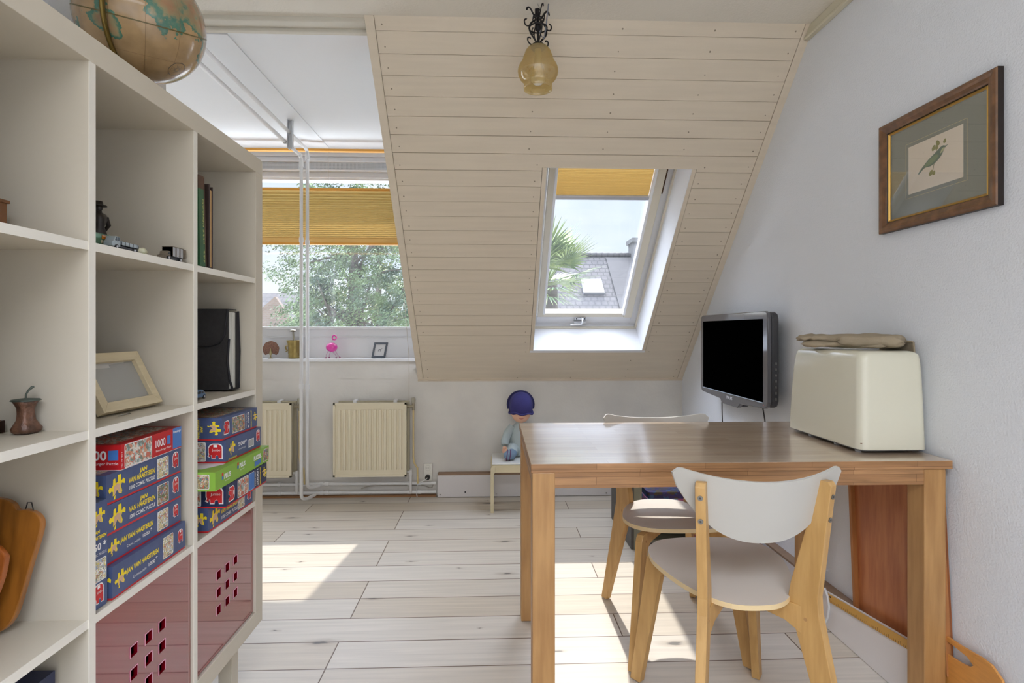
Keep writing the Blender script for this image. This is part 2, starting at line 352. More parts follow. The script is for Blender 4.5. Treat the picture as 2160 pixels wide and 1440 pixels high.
o = M().box(-1.26, 1.4, -2.45, -2.33, 0, .85).box(-1.26, 1.4, -2.45, -2.33, 2.15, ZC).box(-1.26, -1.05, -2.45, -2.33, .85, 2.15).box(.85, 1.4, -2.45, -2.33, .85, 2.15)  # window hole added for the rear fill light, never in view
struct(o.build('wall_back', m_wallk))
struct(M().box(-.50, B, WY, WY + .1, 0, .80).build('wall_knee', m_wallk))
o = M().box(-4.9, -.50, WY, WY + .15, 0, .905)
o.box(-4.9, -.50, WY - .004, WY, .79, .905)
struct(o.build('wall_window', m_wallk))
# cheek of the dormer
struct(M().prism([(2.26, ZC + .04), (3.83, ZC + .04), (3.83, .80), (3.80, .80)], -.505, -.455, 0, Matrix(((0, 0, 1, 0), (1, 0, 0, 0), (0, 1, 0, 0), (0, 0, 0, 1)))).build('wall_cheek', m_white))
# sill
struct(M().box(-4.89, -.507, WY - .022, 3.80, .903, .923).build('window_sill', m_white, bevel=.003))
# slope: backing, boards, trims, nail dimples
LX, RX0 = -.505, B; OX0, OX1, OV0, OV1 = .257, .963, .275, 1.541
sl = M()
def back(x0, x1, v0, v1): sl.box(x0, x1, v0, v1, -.06, -.008, 1, SX)
back(LX, OX0, -.03, VT + .08); back(OX1, RX0, -.03, VT + .08); back(OX0, OX1, -.03, OV0); back(OX0, OX1, OV1, VT + .08)
cuts = [-.01] + [((z - .785) / (K / Q)) for z in [2.307 - .0614 * i for i in range(24, -1, -1)] if z > .80] + [VT + .02]
g = .0022
rnd = random.Random(3)
nails = []
for i in range(len(cuts) - 1):
    a, b = cuts[i], cuts[i + 1]
    hh = 0.0008 * (rnd.random() - .5)
    gg = g * (.35 + rnd.random()) if i > 4 else g * .15
    a2, b2 = a + gg / 2, b - gg / 2
    spans = [(LX + .038, RX0 - .036)]
    if b > OV0 - .01 and a < OV1 + .01:
        spans = [(LX + .038, OX0 - .022), (OX1 + .022, RX0 - .036)]
        if a < OV0: sl.box(OX0 - .022, OX1 + .022, a2, OV0, -.008, hh, 0, SX)
        if b > OV1: sl.box(OX0 - .022, OX1 + .022, OV1, b2, -.008, hh, 0, SX)
    for s0, s1 in spans:
        sl.box(s0, s1, a2, b2, -.008, hh, 0, SX)
        xs = [s0 + .03, s1 - .03] + ([.17, .52, .9] if s1 - s0 > 1.2 else [])
        for x in xs: nails.append((x + .012 * (rnd.random() - .5), a + (b - a) * .32 + .01 * (rnd.random() - .5), hh))
for x0, x1, v0, v1 in ((LX, LX + .036, -.005, VT), (RX0 - .034, RX0, -.005, VT), (OX0 - .020, OX0, OV0, OV1), (OX1, OX1 + .020, OV0, OV1)):
    sl.box(x0, x1, v0, v1, -.008, .0016, 0, SX)
sl.box(LX, RX0, -.016, .0, -.02, .012, 0, SX)
for x, v, hh in nails: sl.prism(circ(x, v, .0026 + .0014 * rnd.random(), 8), hh, hh + .0006, 2, SX)
struct(sl.build('wall_slope', [m_board, m_gap, m_nail]))
struct(M().box(B - .018, B, -2.3, 2.16, ZC - .038, ZC).box(B - .024, B, -2.3, 2.17, ZC - .05, ZC - .036).build('trim_2', mat('cornice_cream', srgb(206, 200, 178), .5), bevel=.004))

# rooflight (window_1)
wf = M(); D = -.25
def sb(x0, x1, v0, v1, w0, w1, mi=0): wf.box(x0, x1, v0, v1, w0, w1, mi, SX)
m_lin = mat('lining_white', srgb(226, 227, 230), .5)
m_frm = mat('rooflight_cream_frame', srgb(214, 207, 190), .45)
# lining
sb(OX0 - .02, OX0 + .002, OV0, OV1, -.29, -.002); sb(OX1 - .002, OX1 + .02, OV0, OV1, -.29, .0005); sb(OX0 - .02, OX1 + .02, OV0 - .02, OV0 + .002, -.29, .0003); sb(OX0 - .02, OX1 + .02, OV1 - .002, OV1 + .02, -.29, -.002)
sb(OX1 - .012, OX1, OV0, OV1, -.215, -.20, 1); sb(OX0, OX1, OV0, OV0 + .010, -.215, -.20, 1)
win1 = struct(wf.build('window_1', [m_lin, m_frm]))
wf = M()
sb(OX0, .292, OV0, OV1, -.30, -.245); sb(.922, OX1, OV0, OV1, -.30, -.245); sb(.292, .922, OV0, .352, -.30, -.245); sb(.292, .922, 1.47, OV1, -.30, -.245)
o = wf.build('frame', m_lin, win1, bevel=.003)
wf = M()
sb(.295, .332, .356, 1.466, -.275, -.228); sb(.868, .919, .356, 1.466, -.275, -.222); sb(.332, .868, .356, .388, -.275, -.228); sb(.332, .868, 1.44, 1.466, -.275, -.228)
sb(.328, .342, .384, 1.44, -.255, -.22, 1); sb(.856, .872, .384, 1.44, -.255, -.214, 1)
wf.build('sash', [m_frm, m_white], win1, bevel=.003)
m_glass = glass('window_glass', refl=.09, dust=.008)
m_glassb = glass('window_glass_dormer', refl=.09, dust=.010)
wf = M(); sb(.330, .872, .386, 1.45, -.262, -.258); wf.build('pane', m_glass, win1)
wf = M()
wf.prism(rrect(.075, .018, .008, x=.545, y=.338), -.228, -.222, 0, SX); sb(.540, .62, .300, .322, -.232, -.222)
wf.tube([SX @ Vector((.59, .352, -.226)), SX @ Vector((.59, .352, -.185)), SX @ Vector((.583, .337, -.178)), SX @ Vector((.51, .334, -.178))], .006, 8)
for x in (.555, .610): wf.prism(circ(x, .347, .004, 8), -.222, -.219, 1, SX)
wf.build('handle', [mat('handle_silver', srgb(205, 206, 208), .3, .6), m_dark], win1)
wf = M(); sb(.925, .930, 1.27, 1.5, -.244, -.236, 0); wf.build('hinge_cover', m_gap, win1)
# rooflight blind
m_bl1 = blindmat('ochre_blind', srgb(200, 176, 118), srgb(184, 158, 102)); m_bl2 = blindmat('ochre_blind_light', srgb(200, 172, 116), srgb(196, 168, 110))
def pleats(m, x0, x1, v0, v1, n, w0, amp, xf, tight=0, power=1.0):
    vs = []; fs = []
    k = 6; N = n * k
    for i in range(N + 1):
        t = (i / N) ** power; v = v1 + (v0 - v1) * t; ph = (i % k) / k; w = w0 - amp + 2 * amp * math.sin(math.pi * ph) ** .8
        vs += [(x0, v, w), (x1, v, w)]
    for i in range(N): fs.append((2 * i, 2 * i + 1, 2 * i + 3, 2 * i + 2))
    m.add(vs, fs, 0, xf)
b = M(); pleats(b, .344, .854, 1.262, 1.46, 26, -.236, .006, SX, power=.8)
blr = thing('rooflight_blind', tuple(SX @ Vector((.6, 1.25, -.235))), 0, 'ochre pleated blind drawn down across the top of the rooflight', 'blind')
iv = Matrix.Translation(-blr.location)
def reb(m, T):
    m.v = [tuple(T @ Vector(p)) for p in m.v]; return m
reb(b, iv).build('fabric', m_bl1, blr)
b = M(); b.box(.338, .86, 1.236, 1.262, -.247, -.222, 0, SX); reb(b, iv).build('bottom_rail', mat('rail_silver', srgb(196, 198, 203), .35, .3), blr, bevel=.004)

# dormer window (window_2); unseen left stretch added to let in more daylight
GX = -.507
wf = M()
# lower rails, ledge, mid beads, upper casing
wf.box(-4.89, GX, 3.765, 3.84, .923, 1.062).box(-4.89, GX, 3.755, 3.84, 1.062, 1.070).box(-4.89, GX, 3.772, 3.84, 1.070, 1.122).box(-4.89, GX, 3.745, 3.84, 1.122, 1.138)
zt = 2.145
for z0, z1, y in ((zt, zt + .014, 3.765), (zt + .014, zt + .022, 3.755), (zt + .022, zt + .058, 3.775), (zt + .058, zt + .068, 3.74), (zt + .118, zt + .128, 3.74), (zt + .128, zt + .160, 3.765), (zt + .160, ZC, 3.75)):
    wf.box(-4.89, GX, y, 3.84, z0, z1)
wf.box(-.578, GX, 3.76, 3.84, 1.138, zt).box(-4.90, -4.84, 3.76, 3.84, 1.138, zt)
win2 = struct(wf.build('window_2', m_white, bevel=.002))
m_grille = mat('vent_grille', srgb(176, 182, 190), .6)
b = M().box(-4.85, GX, 3.752, 3.80, zt + .068, zt + .118)
for i in range(230):
    x = -2.64 + i * .0088
    b.box(x, x + .002, 3.7495, 3.752, zt + .070, zt + .116, 1)
for k in range(5): b.box(-4.85, GX, 3.7495, 3.752, zt + .072 + k * .0095, zt + .074 + k * .0095, 1)
b.build('vent_grille', [mat('vent_back', srgb(186, 191, 198), .6), mat('vent_bars', srgb(222, 226, 230), .5)], win2)
M().box(-4.86, GX, 3.80, 3.804, 1.13, zt + .01).build('pane', m_glassb, win2)
# dormer blind
db = thing('dormer_blind', (-1.5, 3.57, 1.665), 0, 'wide ochre pleated blind hung halfway down the dormer window', 'blind')
T = TR(1.5, -3.57, -1.665)
BLX = Matrix(((1, 0, 0, 0), (0, 0, -1, 3.57), (0, 1, 0, 0), (0, 0, 0, 1)))
b = M(); pleats(b, -2.62, -.520, 1.72, 2.026, 21, 0, .0065, BLX, power=.82); reb(b, T).build('pleated_fabric', m_bl1, db)
b = M(); pleats(b, -2.62, -.520, 1.683, 1.72, 12, 0, .0022, BLX); reb(b, T).build('stacked_fabric', m_bl2, db)
m_rail = mat('blind_rail_ochre', srgb(224, 160, 66), .5)
reb(M().box(-2.62, -.518, 3.558, 3.582, 2.026, 2.038), T).build('top_rail', m_rail, db)
reb(M().box(-2.62, -.518, 3.558, 3.582, 1.670, 1.683), T).build('bottom_rail', m_rail, db)
reb(M().box(-2.62, -.518, 3.555, 3.585, 2.278, 2.293), T).build('headrail', m_rail, db)
m_cord = mat('blind_cord', srgb(190, 180, 165), .7)
b = M().cyl((-1.075, 3.57, 2.03), (-1.075, 3.57, 2.28), .0011, n=6)
reb(b, T).build('lift_cord', m_cord, db)
tag(M().tube([(-.594, 3.60, 2.27), (-.593, 3.60, 1.4), (-.556, 3.60, .93), (-.556, 3.60, .62)], .0013, 6).build('pull_cord', m_cord), 'thin blind cord hanging past the sill end to the radiator valve', 'cord')

# ------------------------------------------------------------------ outside
m_bounce_ground = mat('bounce_ground', srgb(222, 220, 214), .9, var=.1, vscale=.6)  # unseen ground made pale to bounce light up into the dormer
struct(M().box(-60, 60, 4.5, 90, -3.05, -3.0).build('ground', m_bounce_ground))
m_tile = bricks('roof_tiles', srgb(74, 69, 67), srgb(64, 59, 58), srgb(40, 37, 37), .26, .22, .014, 'XZ', .8, .5, .2, (2, 2, 2), .2)
m_tile2 = bricks('roof_tiles_dark', srgb(70, 66, 66), srgb(60, 56, 57), srgb(38, 35, 36), .22, .16, .02, 'XZ', .8, .5, .2, (2, 2, 2), .15)
m_brick = bricks('gable_brick', srgb(104, 88, 76), srgb(94, 78, 66), srgb(106, 98, 90), .22, .075, .01, 'XZ', .9)
# left neighbour: ridge at z~3.2, Y 24
h1 = thing('brick_house', (-11.5, 24, -3), 0, 'neighbouring house with grey tiled roof and pale brick gable behind the tree', 'house')
b = M().box(-6, 2.0, -.5, 5, 0, 3.6)
b.prism([(-6, 3.6), (-6, 3.7), (2, 3.7), (2, 3.6)], -.5, 5, 0)
b = M().box(-6, 1.9, 0, 6, 0, 4.0); b.build('house_wall', m_brick, h1)
b = M().add([(-6, -1.2, 2.9), (3.2, -1.2, 2.9), (1.9, 3, 5.95), (-6, 3, 5.95), (-6, 7, 2.9), (3.2, 7, 2.9), (-6, -1.2, 2.75), (3.2, -1.2, 2.75), (1.9, 3, 5.8), (-6, 3, 5.8)],
            [(0, 1, 2, 3), (3, 2, 5, 4), (6, 9, 8, 7), (0, 6, 7, 1), (1, 7, 8, 2)]); b.build('tiled_roof', m_tile, h1)
b = M().prism([(0.6, 1.5), (4.2, 1.5), (4.2, 3.2), (2.6, 5.5), (1.7, 4.7), (0.6, 3.2)], -1.6, -1.35, 0, Matrix(((1, 0, 0, 0), (0, 0, 1, 0), (0, 1, 0, 0), (0, 0, 0, 1)))); b.build('gable', m_brick, h1)
b = M().box(2.25, 2.55, -1.66, -1.6, 3.0, 4.2); b.build('gable_window', m_white, h1)
# opposite terrace seen through the rooflight
h2 = thing('tiled_house', (5, 17, -3), 0, 'opposite house with dark tiled roof seen through the rooflight', 'house')
M().box(-5, 6, 0, 7, 0, 4.3).build('house_wall', m_brick, h2)
b = M().add([(-5, -.4, 3.6), (6, -.4, 3.6), (6, 3.4, 6.95), (-5, 3.4, 6.95), (-5, 7.2, 3.6), (6, 7.2, 3.6), (-5, -.4, 3.45), (6, -.4, 3.45)],
            [(0, 1, 2, 3), (3, 2, 5, 4), (0, 6, 7, 1), (0, 3, 4), (1, 5, 2)]); b.build('tiled_roof', m_tile2, h2)
RF = Matrix(((1, 0, 0, 0), (0, .75, -.66, -.4), (0, .66, .75, 3.6), (0, 0, 0, 1)))
M().box(-.75, .95, .2, 4.9, .0, .05, 0, RF).build('felt_patch', mat('roof_felt', srgb(66, 63, 63), .9, var=.15, vscale=14), h2)
sk = M().box(-1.88, -1.15, 2.65, 3.45, .0, .10, 0, RF); sko = sk.build('rooflight', mat('rooflight_grey', srgb(120, 122, 128), .5), h2)
M().box(-1.81, -1.22, 2.7, 3.38, .10, .11, 0, RF).build('pane', mat('bright_pane', srgb(150, 158, 164), .05, spec=1, metal=.6), sko)
b = M(); 
for i in range(46): x = -4.9 + i * .24; b.tube([(x, 3.4, 6.98), (x + .24, 3.4, 6.98)], [.085, .10], 8)
b.build('ridge_tiles', m_tile2, h2)
M().box(.22, 1.2, 2.9, 3.7, 6.3, 7.45).box(.15, 1.27, 2.83, 3.77, 7.4, 7.55).build('chimney', mat('chimney_grey', srgb(88, 87, 86), .8, var=.2, vscale=3), h2)

def leafmat(name, c1, c2, c3=None, vs=3):
    m = mat(name, c1, .6, col2=c2, vscale=vs, ramp=(.38, .62), detail=6); b = m.node_tree.nodes['Principled BSDF']
    return m
m_leaf = leafmat('tree_leaves', srgb(100, 118, 74), srgb(46, 66, 50), vs=1.6); m_bark = mat('bark', srgb(84, 76, 68), .9, var=.3, vscale=5)
def tree(name, base, hgt, crown, label, nclump, seed, lm=m_leaf, size=.055, per=60):
    rd = random.Random(seed); t = thing(name, base, 0, label, 'tree')
    tr = M(); tr.tube([(0, 0, 0), (.05, 0, hgt * .45), (.0, .1, hgt * .8), (.1, 0, hgt)], [.22, .16, .10, .03], 10)
    fo = M(); cs = []
    for k in range(nclump):
        while True:
            p = Vector((rd.uniform(-1, 1), rd.uniform(-1, 1), rd.uniform(-1, 1)))
            if .30 < p.length < 1: break
        c = Vector((p.x * crown[0], p.y * crown[1], crown[3] + p.z * crown[2])); c.x *= 1 + .25 * rd.random(); cs.append(c)
    for k in range(26):
        c = cs[k * 3 % len(cs)]; z0 = hgt * rd.uniform(.35, .8); tr.tube([(0, 0, z0), (c.x * .5, c.y * .5, (z0 + c.z) / 2 + .1), tuple(c)], [.05, .028, .008], 6)
    tr.build('trunk', m_bark, t)
    for c in cs:
        cr = rd.uniform(.16, .34)
        for i in range(per):
            d = Vector((rd.gauss(0, 1), rd.gauss(0, 1), rd.gauss(0, .6))).normalized() * cr * rd.random() ** .5; p = c + d
            a = Vector((rd.gauss(0, 1), rd.gauss(0, 1), rd.gauss(.5, 1))).normalized(); u = a.orthogonal().normalized() * size * rd.uniform(.6, 1.3); w = a.cross(u).normalized() * size * .45
            fo.add([p - u, p - w, p + u, p + w], [(0, 1, 2, 3)])
    fo.build('foliage', lm, t)
    return t
tree('garden_tree', (-3.35, 13.0, -3), 7.6, (1.75, 1.5, 3.1, 4.9), 'large bushy green tree filling the dormer window view', 450, 5, size=.036, per=125)
tree('background_tree', (-3.6, 17, -3), 6.5, (2.9, 2.0, 2.3, 3.8), 'yellowish green tree standing behind the large bushy tree', 150, 9, leafmat('tree_leaves_yellow', srgb(136, 138, 92), srgb(76, 92, 62), vs=2), .09, 50)
# palm
pm = thing('fan_palm', (.74, 7.2, -3), 0, 'fan palm with drooping yellow-green fronds outside the rooflight', 'palm tree')
b = M(); b.tube([(0, 0, 0), (.05, 0, 2.4), (0, 0, 4.75)], [.14, .13, .12], 10); b.build('trunk', m_bark, pm)
fr = M(); fy = M(); rd = random.Random(11)
for k in range(84):
    az = rd.uniform(0, 2 * math.pi); el = rd.uniform(-1.45, -.5) if k > 48 else rd.uniform(-1.1, 1.25) if k > 14 else rd.uniform(.2, 1.3)
    dirv = Vector((math.cos(az) * math.cos(el), math.sin(az) * math.cos(el), math.sin(el)))
    c0 = Vector((0, 0, (4.55 + .35 * math.sin(el)) - (rd.uniform(0, .75) if k > 48 else 0))); L0 = rd.uniform(.22, .40); hub = c0 + dirv * L0
    tgt = fr
    tgt.tube([tuple(c0), tuple(c0 + dirv * L0 * .5 + Vector((0, 0, .03))), tuple(hub)], .007, 5)
    side = dirv.cross(Vector((0, 0, 1))).normalized(); upv = side.cross(dirv).normalized()
    nl = 22
    for j in range(nl):
        a = (j / (nl - 1) - .5) * R(200); dl = (dirv * math.cos(a) + side * math.sin(a)).normalized(); ln = rd.uniform(.42, .56) * (1 - .25 * abs(j / (nl - 1) - .5) * 2)
        wv = dl.cross(upv).normalized() * .014; droop = max(0, .9 - el) * .16
        p1 = hub + dl * ln * .5 - Vector((0, 0, droop * .25)); p2 = hub + dl * ln - Vector((0, 0, droop))
        q = fy if (el < -.2 and rd.random() < .30) else fr
        q.add([tuple(hub), tuple(p1 + wv), tuple(p2), tuple(p1 - wv)], [(0, 1, 2, 3)])
fr.build('fronds', leafmat('palm_green', srgb(130, 144, 84), srgb(70, 92, 66), vs=4), pm); fy.build('withered_fronds', leafmat('palm_yellow', srgb(180, 164, 60), srgb(130, 118, 48), vs=6), pm)
#PART2

# ------------------------------------------------------------------ pipes, radiators, socket, casings
pp = thing('heating_pipe', (-1.228, 3.5, 0), 0, 'white heating riser nearer the bookcase with ceiling run, left one of the pair', 'pipe')
def pipe(pts, r=.0108, n=12): return M().tube(pts, r, n)
def bend(p0, c, p1, n=5):
    p0, c, p1 = Vector(p0), Vector(c), Vector(p1); return [tuple(p0 * (1 - t) ** 2 + c * 2 * t * (1 - t) + p1 * t * t) for t in [i / n for i in range(n + 1)]]
def shift(m, x, y, z): m.v = [(p[0] - x, p[1] - y, p[2] - z) for p in m.v]; return m
a = [(-1.214, 2.0, 2.215), (-1.216, 3.42, 2.215)] + bend((-1.216, 3.44, 2.215), (-1.216, 3.475, 2.215), (-1.216, 3.475, 2.18)) + [(-1.216, 3.475, 1.0), (-1.216, 3.475, .10)] + bend((-1.216, 3.475, .07), (-1.216, 3.475, .03), (-1.19, 3.53, .030)) + [(-1.165, 3.585, .036)]
shift(pipe(a), -1.228, 3.5, 0).build('pipe_run', m_pipe, pp)
for z in (2.165, 1.685, .755, ):
    shift(M().cyl((-1.216, 3.475, z - .014), (-1.216, 3.475, z + .014), .0145, n=12), -1.228, 3.5, 0).build('coupling', m_pipe, pp)
shift(M().cyl((-1.216, 3.43, 2.215), (-1.216, 3.455, 2.215), .0145, n=12), -1.228, 3.5, 0).build('elbow', m_pipe, pp)
pq = thing('heating_pipe', (-1.19, 3.53, 0), 0, 'white heating riser nearer the slope with ceiling run, right one of the pair', 'pipe')
a = [(-1.188, 2.0, 2.268), (-1.190, 3.46, 2.268)] + bend((-1.190, 3.475, 2.268), (-1.190, 3.51, 2.268), (-1.190, 3.51, 2.235)) + [(-1.190, 3.51, 1.0), (-1.190, 3.51, .16)] + bend((-1.190, 3.51, .13), (-1.190, 3.51, .094), (-1.16, 3.56, .094)) + [(-1.14, 3.59, .094)]
shift(pipe(a), -1.19, 3.53, 0).build('pipe_run', m_pipe, pq)
for z in (2.22, 1.675, .75): shift(M().cyl((-1.190, 3.51, z - .014), (-1.190, 3.51, z + .014), .0145, n=12), -1.19, 3.53, 0).build('coupling', m_pipe, pq)
# clip bracket on the ceiling
pc = thing('pipe_bracket', (-1.20, 3.20, ZC - .006), 0, 'grey metal bracket clipping both pipes to the dormer ceiling', 'bracket')
M().box(.005, .035, -.004, .0, -.17, 0).box(.005, .008, -.02, .02, -.17, 0).box(.032, .035, -.02, .0, -.17, 0).build('strut', mat('galvanised', srgb(206, 208, 212), .4, .3), pc)
for x, z in ((-.015, -.125), (.011, -.073)):
    M().tube([(x + .0125 * math.cos(R(t)), 0, z + .0125 * math.sin(R(t))) for t in range(-200, 21, 20)], .0022, 6).tube([(x + .012, 0, z + .002), (.03, 0, z - .0)], .0018, 6).build('clip', mat('galvanised', srgb(206, 208, 212), .4, .3), pc)
# horizontal pipes along the wall
for z, lab in ((.094, 'upper white heating pipe running low along the window wall'), (.036, 'lower white heating pipe running just above the floor')):
    h = thing('floor_pipe', (-1.0, 3.62, z), 0, lab, 'pipe')
    M().cyl((-1.65, 0, 0), (.62, 0, 0), .0105, n=12).build('pipe_run', m_pipe, h)
    for x in (-.42, -.145, -.11, .43, .50): M().cyl((x, 0, 0), (x + .022, 0, 0), .0145, n=12).build('coupling', m_pipe, h)
m_rad = mat('radiator_cream', srgb(224, 215, 190), .4)
m_radg = mat('radiator_back_dark', srgb(180, 172, 148), .6)  # darker tone than the front panel
m_brass = mat('valve_metal', srgb(160, 152, 132), .35, .8)
def radiator(x0, x1, label):
    r = thing('radiator', ((x0 + x1) / 2, 3.56, .157), 0, label, 'radiator'); w = (x1 - x0) / 2; hh = .482
    m = M(); m.box(-w, w, .0, .012, 0, hh)
    n = int(round((2 * w - .05) / .0315)); px = (2 * w - .046) / n
    for i in range(n):
        x = -w + .023 + i * px
        m.prism([(x + px * .14, 0), (x + px * .30, -.009), (x + px * .70, -.009), (x + px * .86, 0)], .045, hh - .045, 0)
    for a, b_ in ((-w, -w + .012), (w - .012, w)): m.box(a, b_, -.008, .004, 0, hh)
    m.box(-w, w, -.008, .004, 0, .012); m.box(-w, w, -.008, .004, hh - .012, hh)
    m.build('front_panel', m_rad, r)
    M().box(-w + .02, w + .012, .045, .068, .005, hh + .006).box(-w + .03, w, .012, .045, hh - .03, hh - .004).build('back_panel', m_radg, r, bevel=.003)
    for x in (-w * .5, w * .62): M().box(x, x + .022, .03, .095, hh - .01, hh + .012).build('hook', m_white, r)
    v = M(); v.cyl((w + .0, .03, hh - .028), (w + .04, .03, hh - .028), .010, n=10).cyl((w + .04, .03, hh - .055), (w + .04, .03, hh + .0), .009, n=10); v.build('valve', m_brass, r)
    M().lathe([(0, -.0), (.013, 0), (.0145, .012), (.0145, .03), (.012, .036), (0, .036)], 14, 0, TR(w + .04, .03, hh - .008)).build('valve_head', mat('valve_cap', srgb(170, 166, 150), .5), r)
    M().cyl((w, .03, .02), (w + .022, .03, .02), .008, n=10).cyl((w + .022, .03, .035), (w + .022, .03, -.115), .0085, n=10).cyl((w + .022, .03, .0), (w + .022, .03, .03), .012, n=10).build('lower_connector', m_pipe, r)
    M().tube([(w + .04, .03, hh - .05), (w + .04, .03, .12), (w + .045, .03, .08), (w + .066, .035, .045), (w + .067, .045, -.06)], .0055, 8).build('feed_pipe', mat('yellowed_pipe', srgb(214, 192, 138), .4), r)
    return r
radiator(-1.04, -.566, 'cream ribbed radiator standing free right of the white pipes')
radiator(-1.86, -1.308, 'cream ribbed radiator half hidden behind the bookcase end')
sk = thing('wall_socket', (-.435, 3.652, .162), 0, 'double white wall socket with black plug in its lower half', 'socket')
m_sock = mat('socket_white', srgb(226, 224, 216), .4)
M().prism(rrect(.054, .116, .004, x=-.027, y=-.058), 0, .022, 0, FACE_NY).prism(circ(0, .030, .0165, 20), .022, .0225, 0, FACE_NY).build('plate', m_sock, sk, bevel=.002)
m = M().flat([(0.0175 * math.cos(R(t)), .030 + .0175 * math.sin(R(t))) for t in range(0, 360, 15)], .0222, 1, FACE_NY).flat(circ(0, .030, .016, 20), .0226, 0, FACE_NY)
for x in (-.007, 0, .007): m.flat(circ(x, .030, .0018, 8), .0230, 2, FACE_NY)
m.build('outlet', [m_sock, mat('socket_ring', srgb(180, 178, 170), .5), m_dark], sk)
pl = thing('power_plug', (-.435, 3.628, .134), 0, 'round black plug with white cord in the double socket', 'plug')
M().prism(circ(0, 0, .0165, 20), 0, .028, 0, FACE_NY).build('plug_body', m_black, pl, bevel=.002)
M().tube([(0, -.028, 0), (-.01, -.04, -.008), (-.04, -.04, -.022), (-.065, -.03, -.045), (-.072, -.02, -.07), (-.074, -.015, -.10), (-.07, -.012, -.128)], .0028, 8).build('cord', m_pipe, pl)
tag(M().tube([(-.88, 3.64, .056), (-.84, 3.63, .07), (-.78, 3.635, .078), (-.6, 3.64, .074), (-.46, 3.638, .072), (-.42, 3.63, .06), (-.405, 3.62, .066), (-.40, 3.63, .08)], .003, 6).build('loose_cable', mat('grey_cable', srgb(165, 160, 150), .5)), 'thin grey cable lying between the two floor pipes', 'cable')
# boxed skirtings
m_mdf = mat('box_white_laminate', srgb(214, 210, 210), .45, spec=.4); m_cap = mat('box_cap_brown', srgb(150, 122, 98), .5, var=.15, vscale=4, stretch=(1, 12, 12))
def screw(m, x, z): m.flat(circ(x, z, .0048, 12), 0, 1, SC).flat(circ(x, z, .0026, 8), .0003, 2, SC)
SC = TR(0, 3.6045, 0) @ FACE_NY
m = M().box(-.368, 1.25, 3.606, 3.624, .004, .148)
for x in (-.352, .02, .39, .76, 1.13): screw(m, x, .020)
m.flat(circ(-.185, .036, .005, 10), .0004, 2, SC); m.flat(circ(-.26, .142, .0016, 8), .0004, 2, SC)
bx = tag(m.build('baseboard_back', [m_mdf, m_chrome, m_dark]), 'white boxed skirting with brown top along the knee wall', 'skirting'); bx['kind'] = 'structure'
struct(M().box(-.366, 1.25, 3.608, 3.654, .148, .160).build('trim_3', m_cap))
m = M().box(1.252, 1.27, 1.536, 3.60, .003, .128); SC = TR(1.2515, 0, 0) @ FACE_NX
for y in (1.70, 2.5): screw(m, -y, .022)
struct(m.build('baseboard_right', [m_mdf, m_chrome, m_dark])); struct(M().box(1.252, 1.2945, 1.536, 3.60, .128, .137).build('trim_4', m_cap))
struct(M().box(-4.89, -.38, 3.63, 3.654, 0, .012).build('baseboard_left', mat('skirting_brown', srgb(150, 108, 70), .6)))

# ------------------------------------------------------------------ bookcase
CX = -.745; CB = CX - .39; CY1 = 1.774; CY0 = CY1 - 1.48; CZ0 = .177; CZ1 = CZ0 + 1.48; TO = .048; TI = .016; CE = .334
bk = thing('bookcase', (CX, CY0, 0), 0, 'cream cube bookcase of open compartments along the left wall', 'bookcase')
def cb(m, y0, y1, z0, z1, x0=CB, x1=CX): return m.box(x0 - CX, x1 - CX, y0 - CY0, y1 - CY0, z0, z1)
cb(M(), CY0, CY1, CZ1 - TO, CZ1).build('top_panel', m_case, bk, bevel=.0012); cb(M(), CY0, CY1, CZ0, CZ0 + TO).build('bottom_panel', m_case, bk, bevel=.0012)
cb(M(), CY0, CY0 + TO, CZ0 + TO, CZ1 - TO).build('side_panel', m_case, bk, bevel=.0008); cb(M(), CY1 - TO, CY1, CZ0 + TO, CZ1 - TO).build('side_panel', m_case, bk, bevel=.0008)
CYS = [CY1 - TO - CE * (i + 1) - TI * i for i in range(4)]; CZS = [CZ0 + TO + (CE + TI) * i for i in range(4)]   # cell starts
def edged(m, x0, x1, y0, y1, z0, z1): return m.box(x0, x1 - .0015, y0, y1, z0, z1, 0).box(x1 - .0015, x1, y0, y1, z0, z1, 1)
for i in range(3):
    y = CYS[i] - TI
    edged(M(), CB - CX, -.001, y - CY0, y + TI - CY0, CZ0 + TO, CZ1 - TO).build('divider', [m_case, m_caseedge], bk)
for i in range(4):
    for j in range(1, 4):
        z = CZS[j] - TI; edged(M(), CB - CX, -.003, CYS[i] - CY0, CYS[i] + CE - CY0, z, z + TI).build('shelf', [m_case, m_caseedge], bk)
cb(M(), CY0 + .01, CY1 - .01, CZ0 + .01, CZ1 - .01, CB - .006, CB).build('back_panel', m_case, bk)
for y in (CY1 - .10, CY0 + .10):
    for x in (-.06, -.33): M().box(x - .02, x + .02, y - CY0 - .02, y - CY0 + .02, 0, CZ0).build('leg', m_case, bk, bevel=.001)
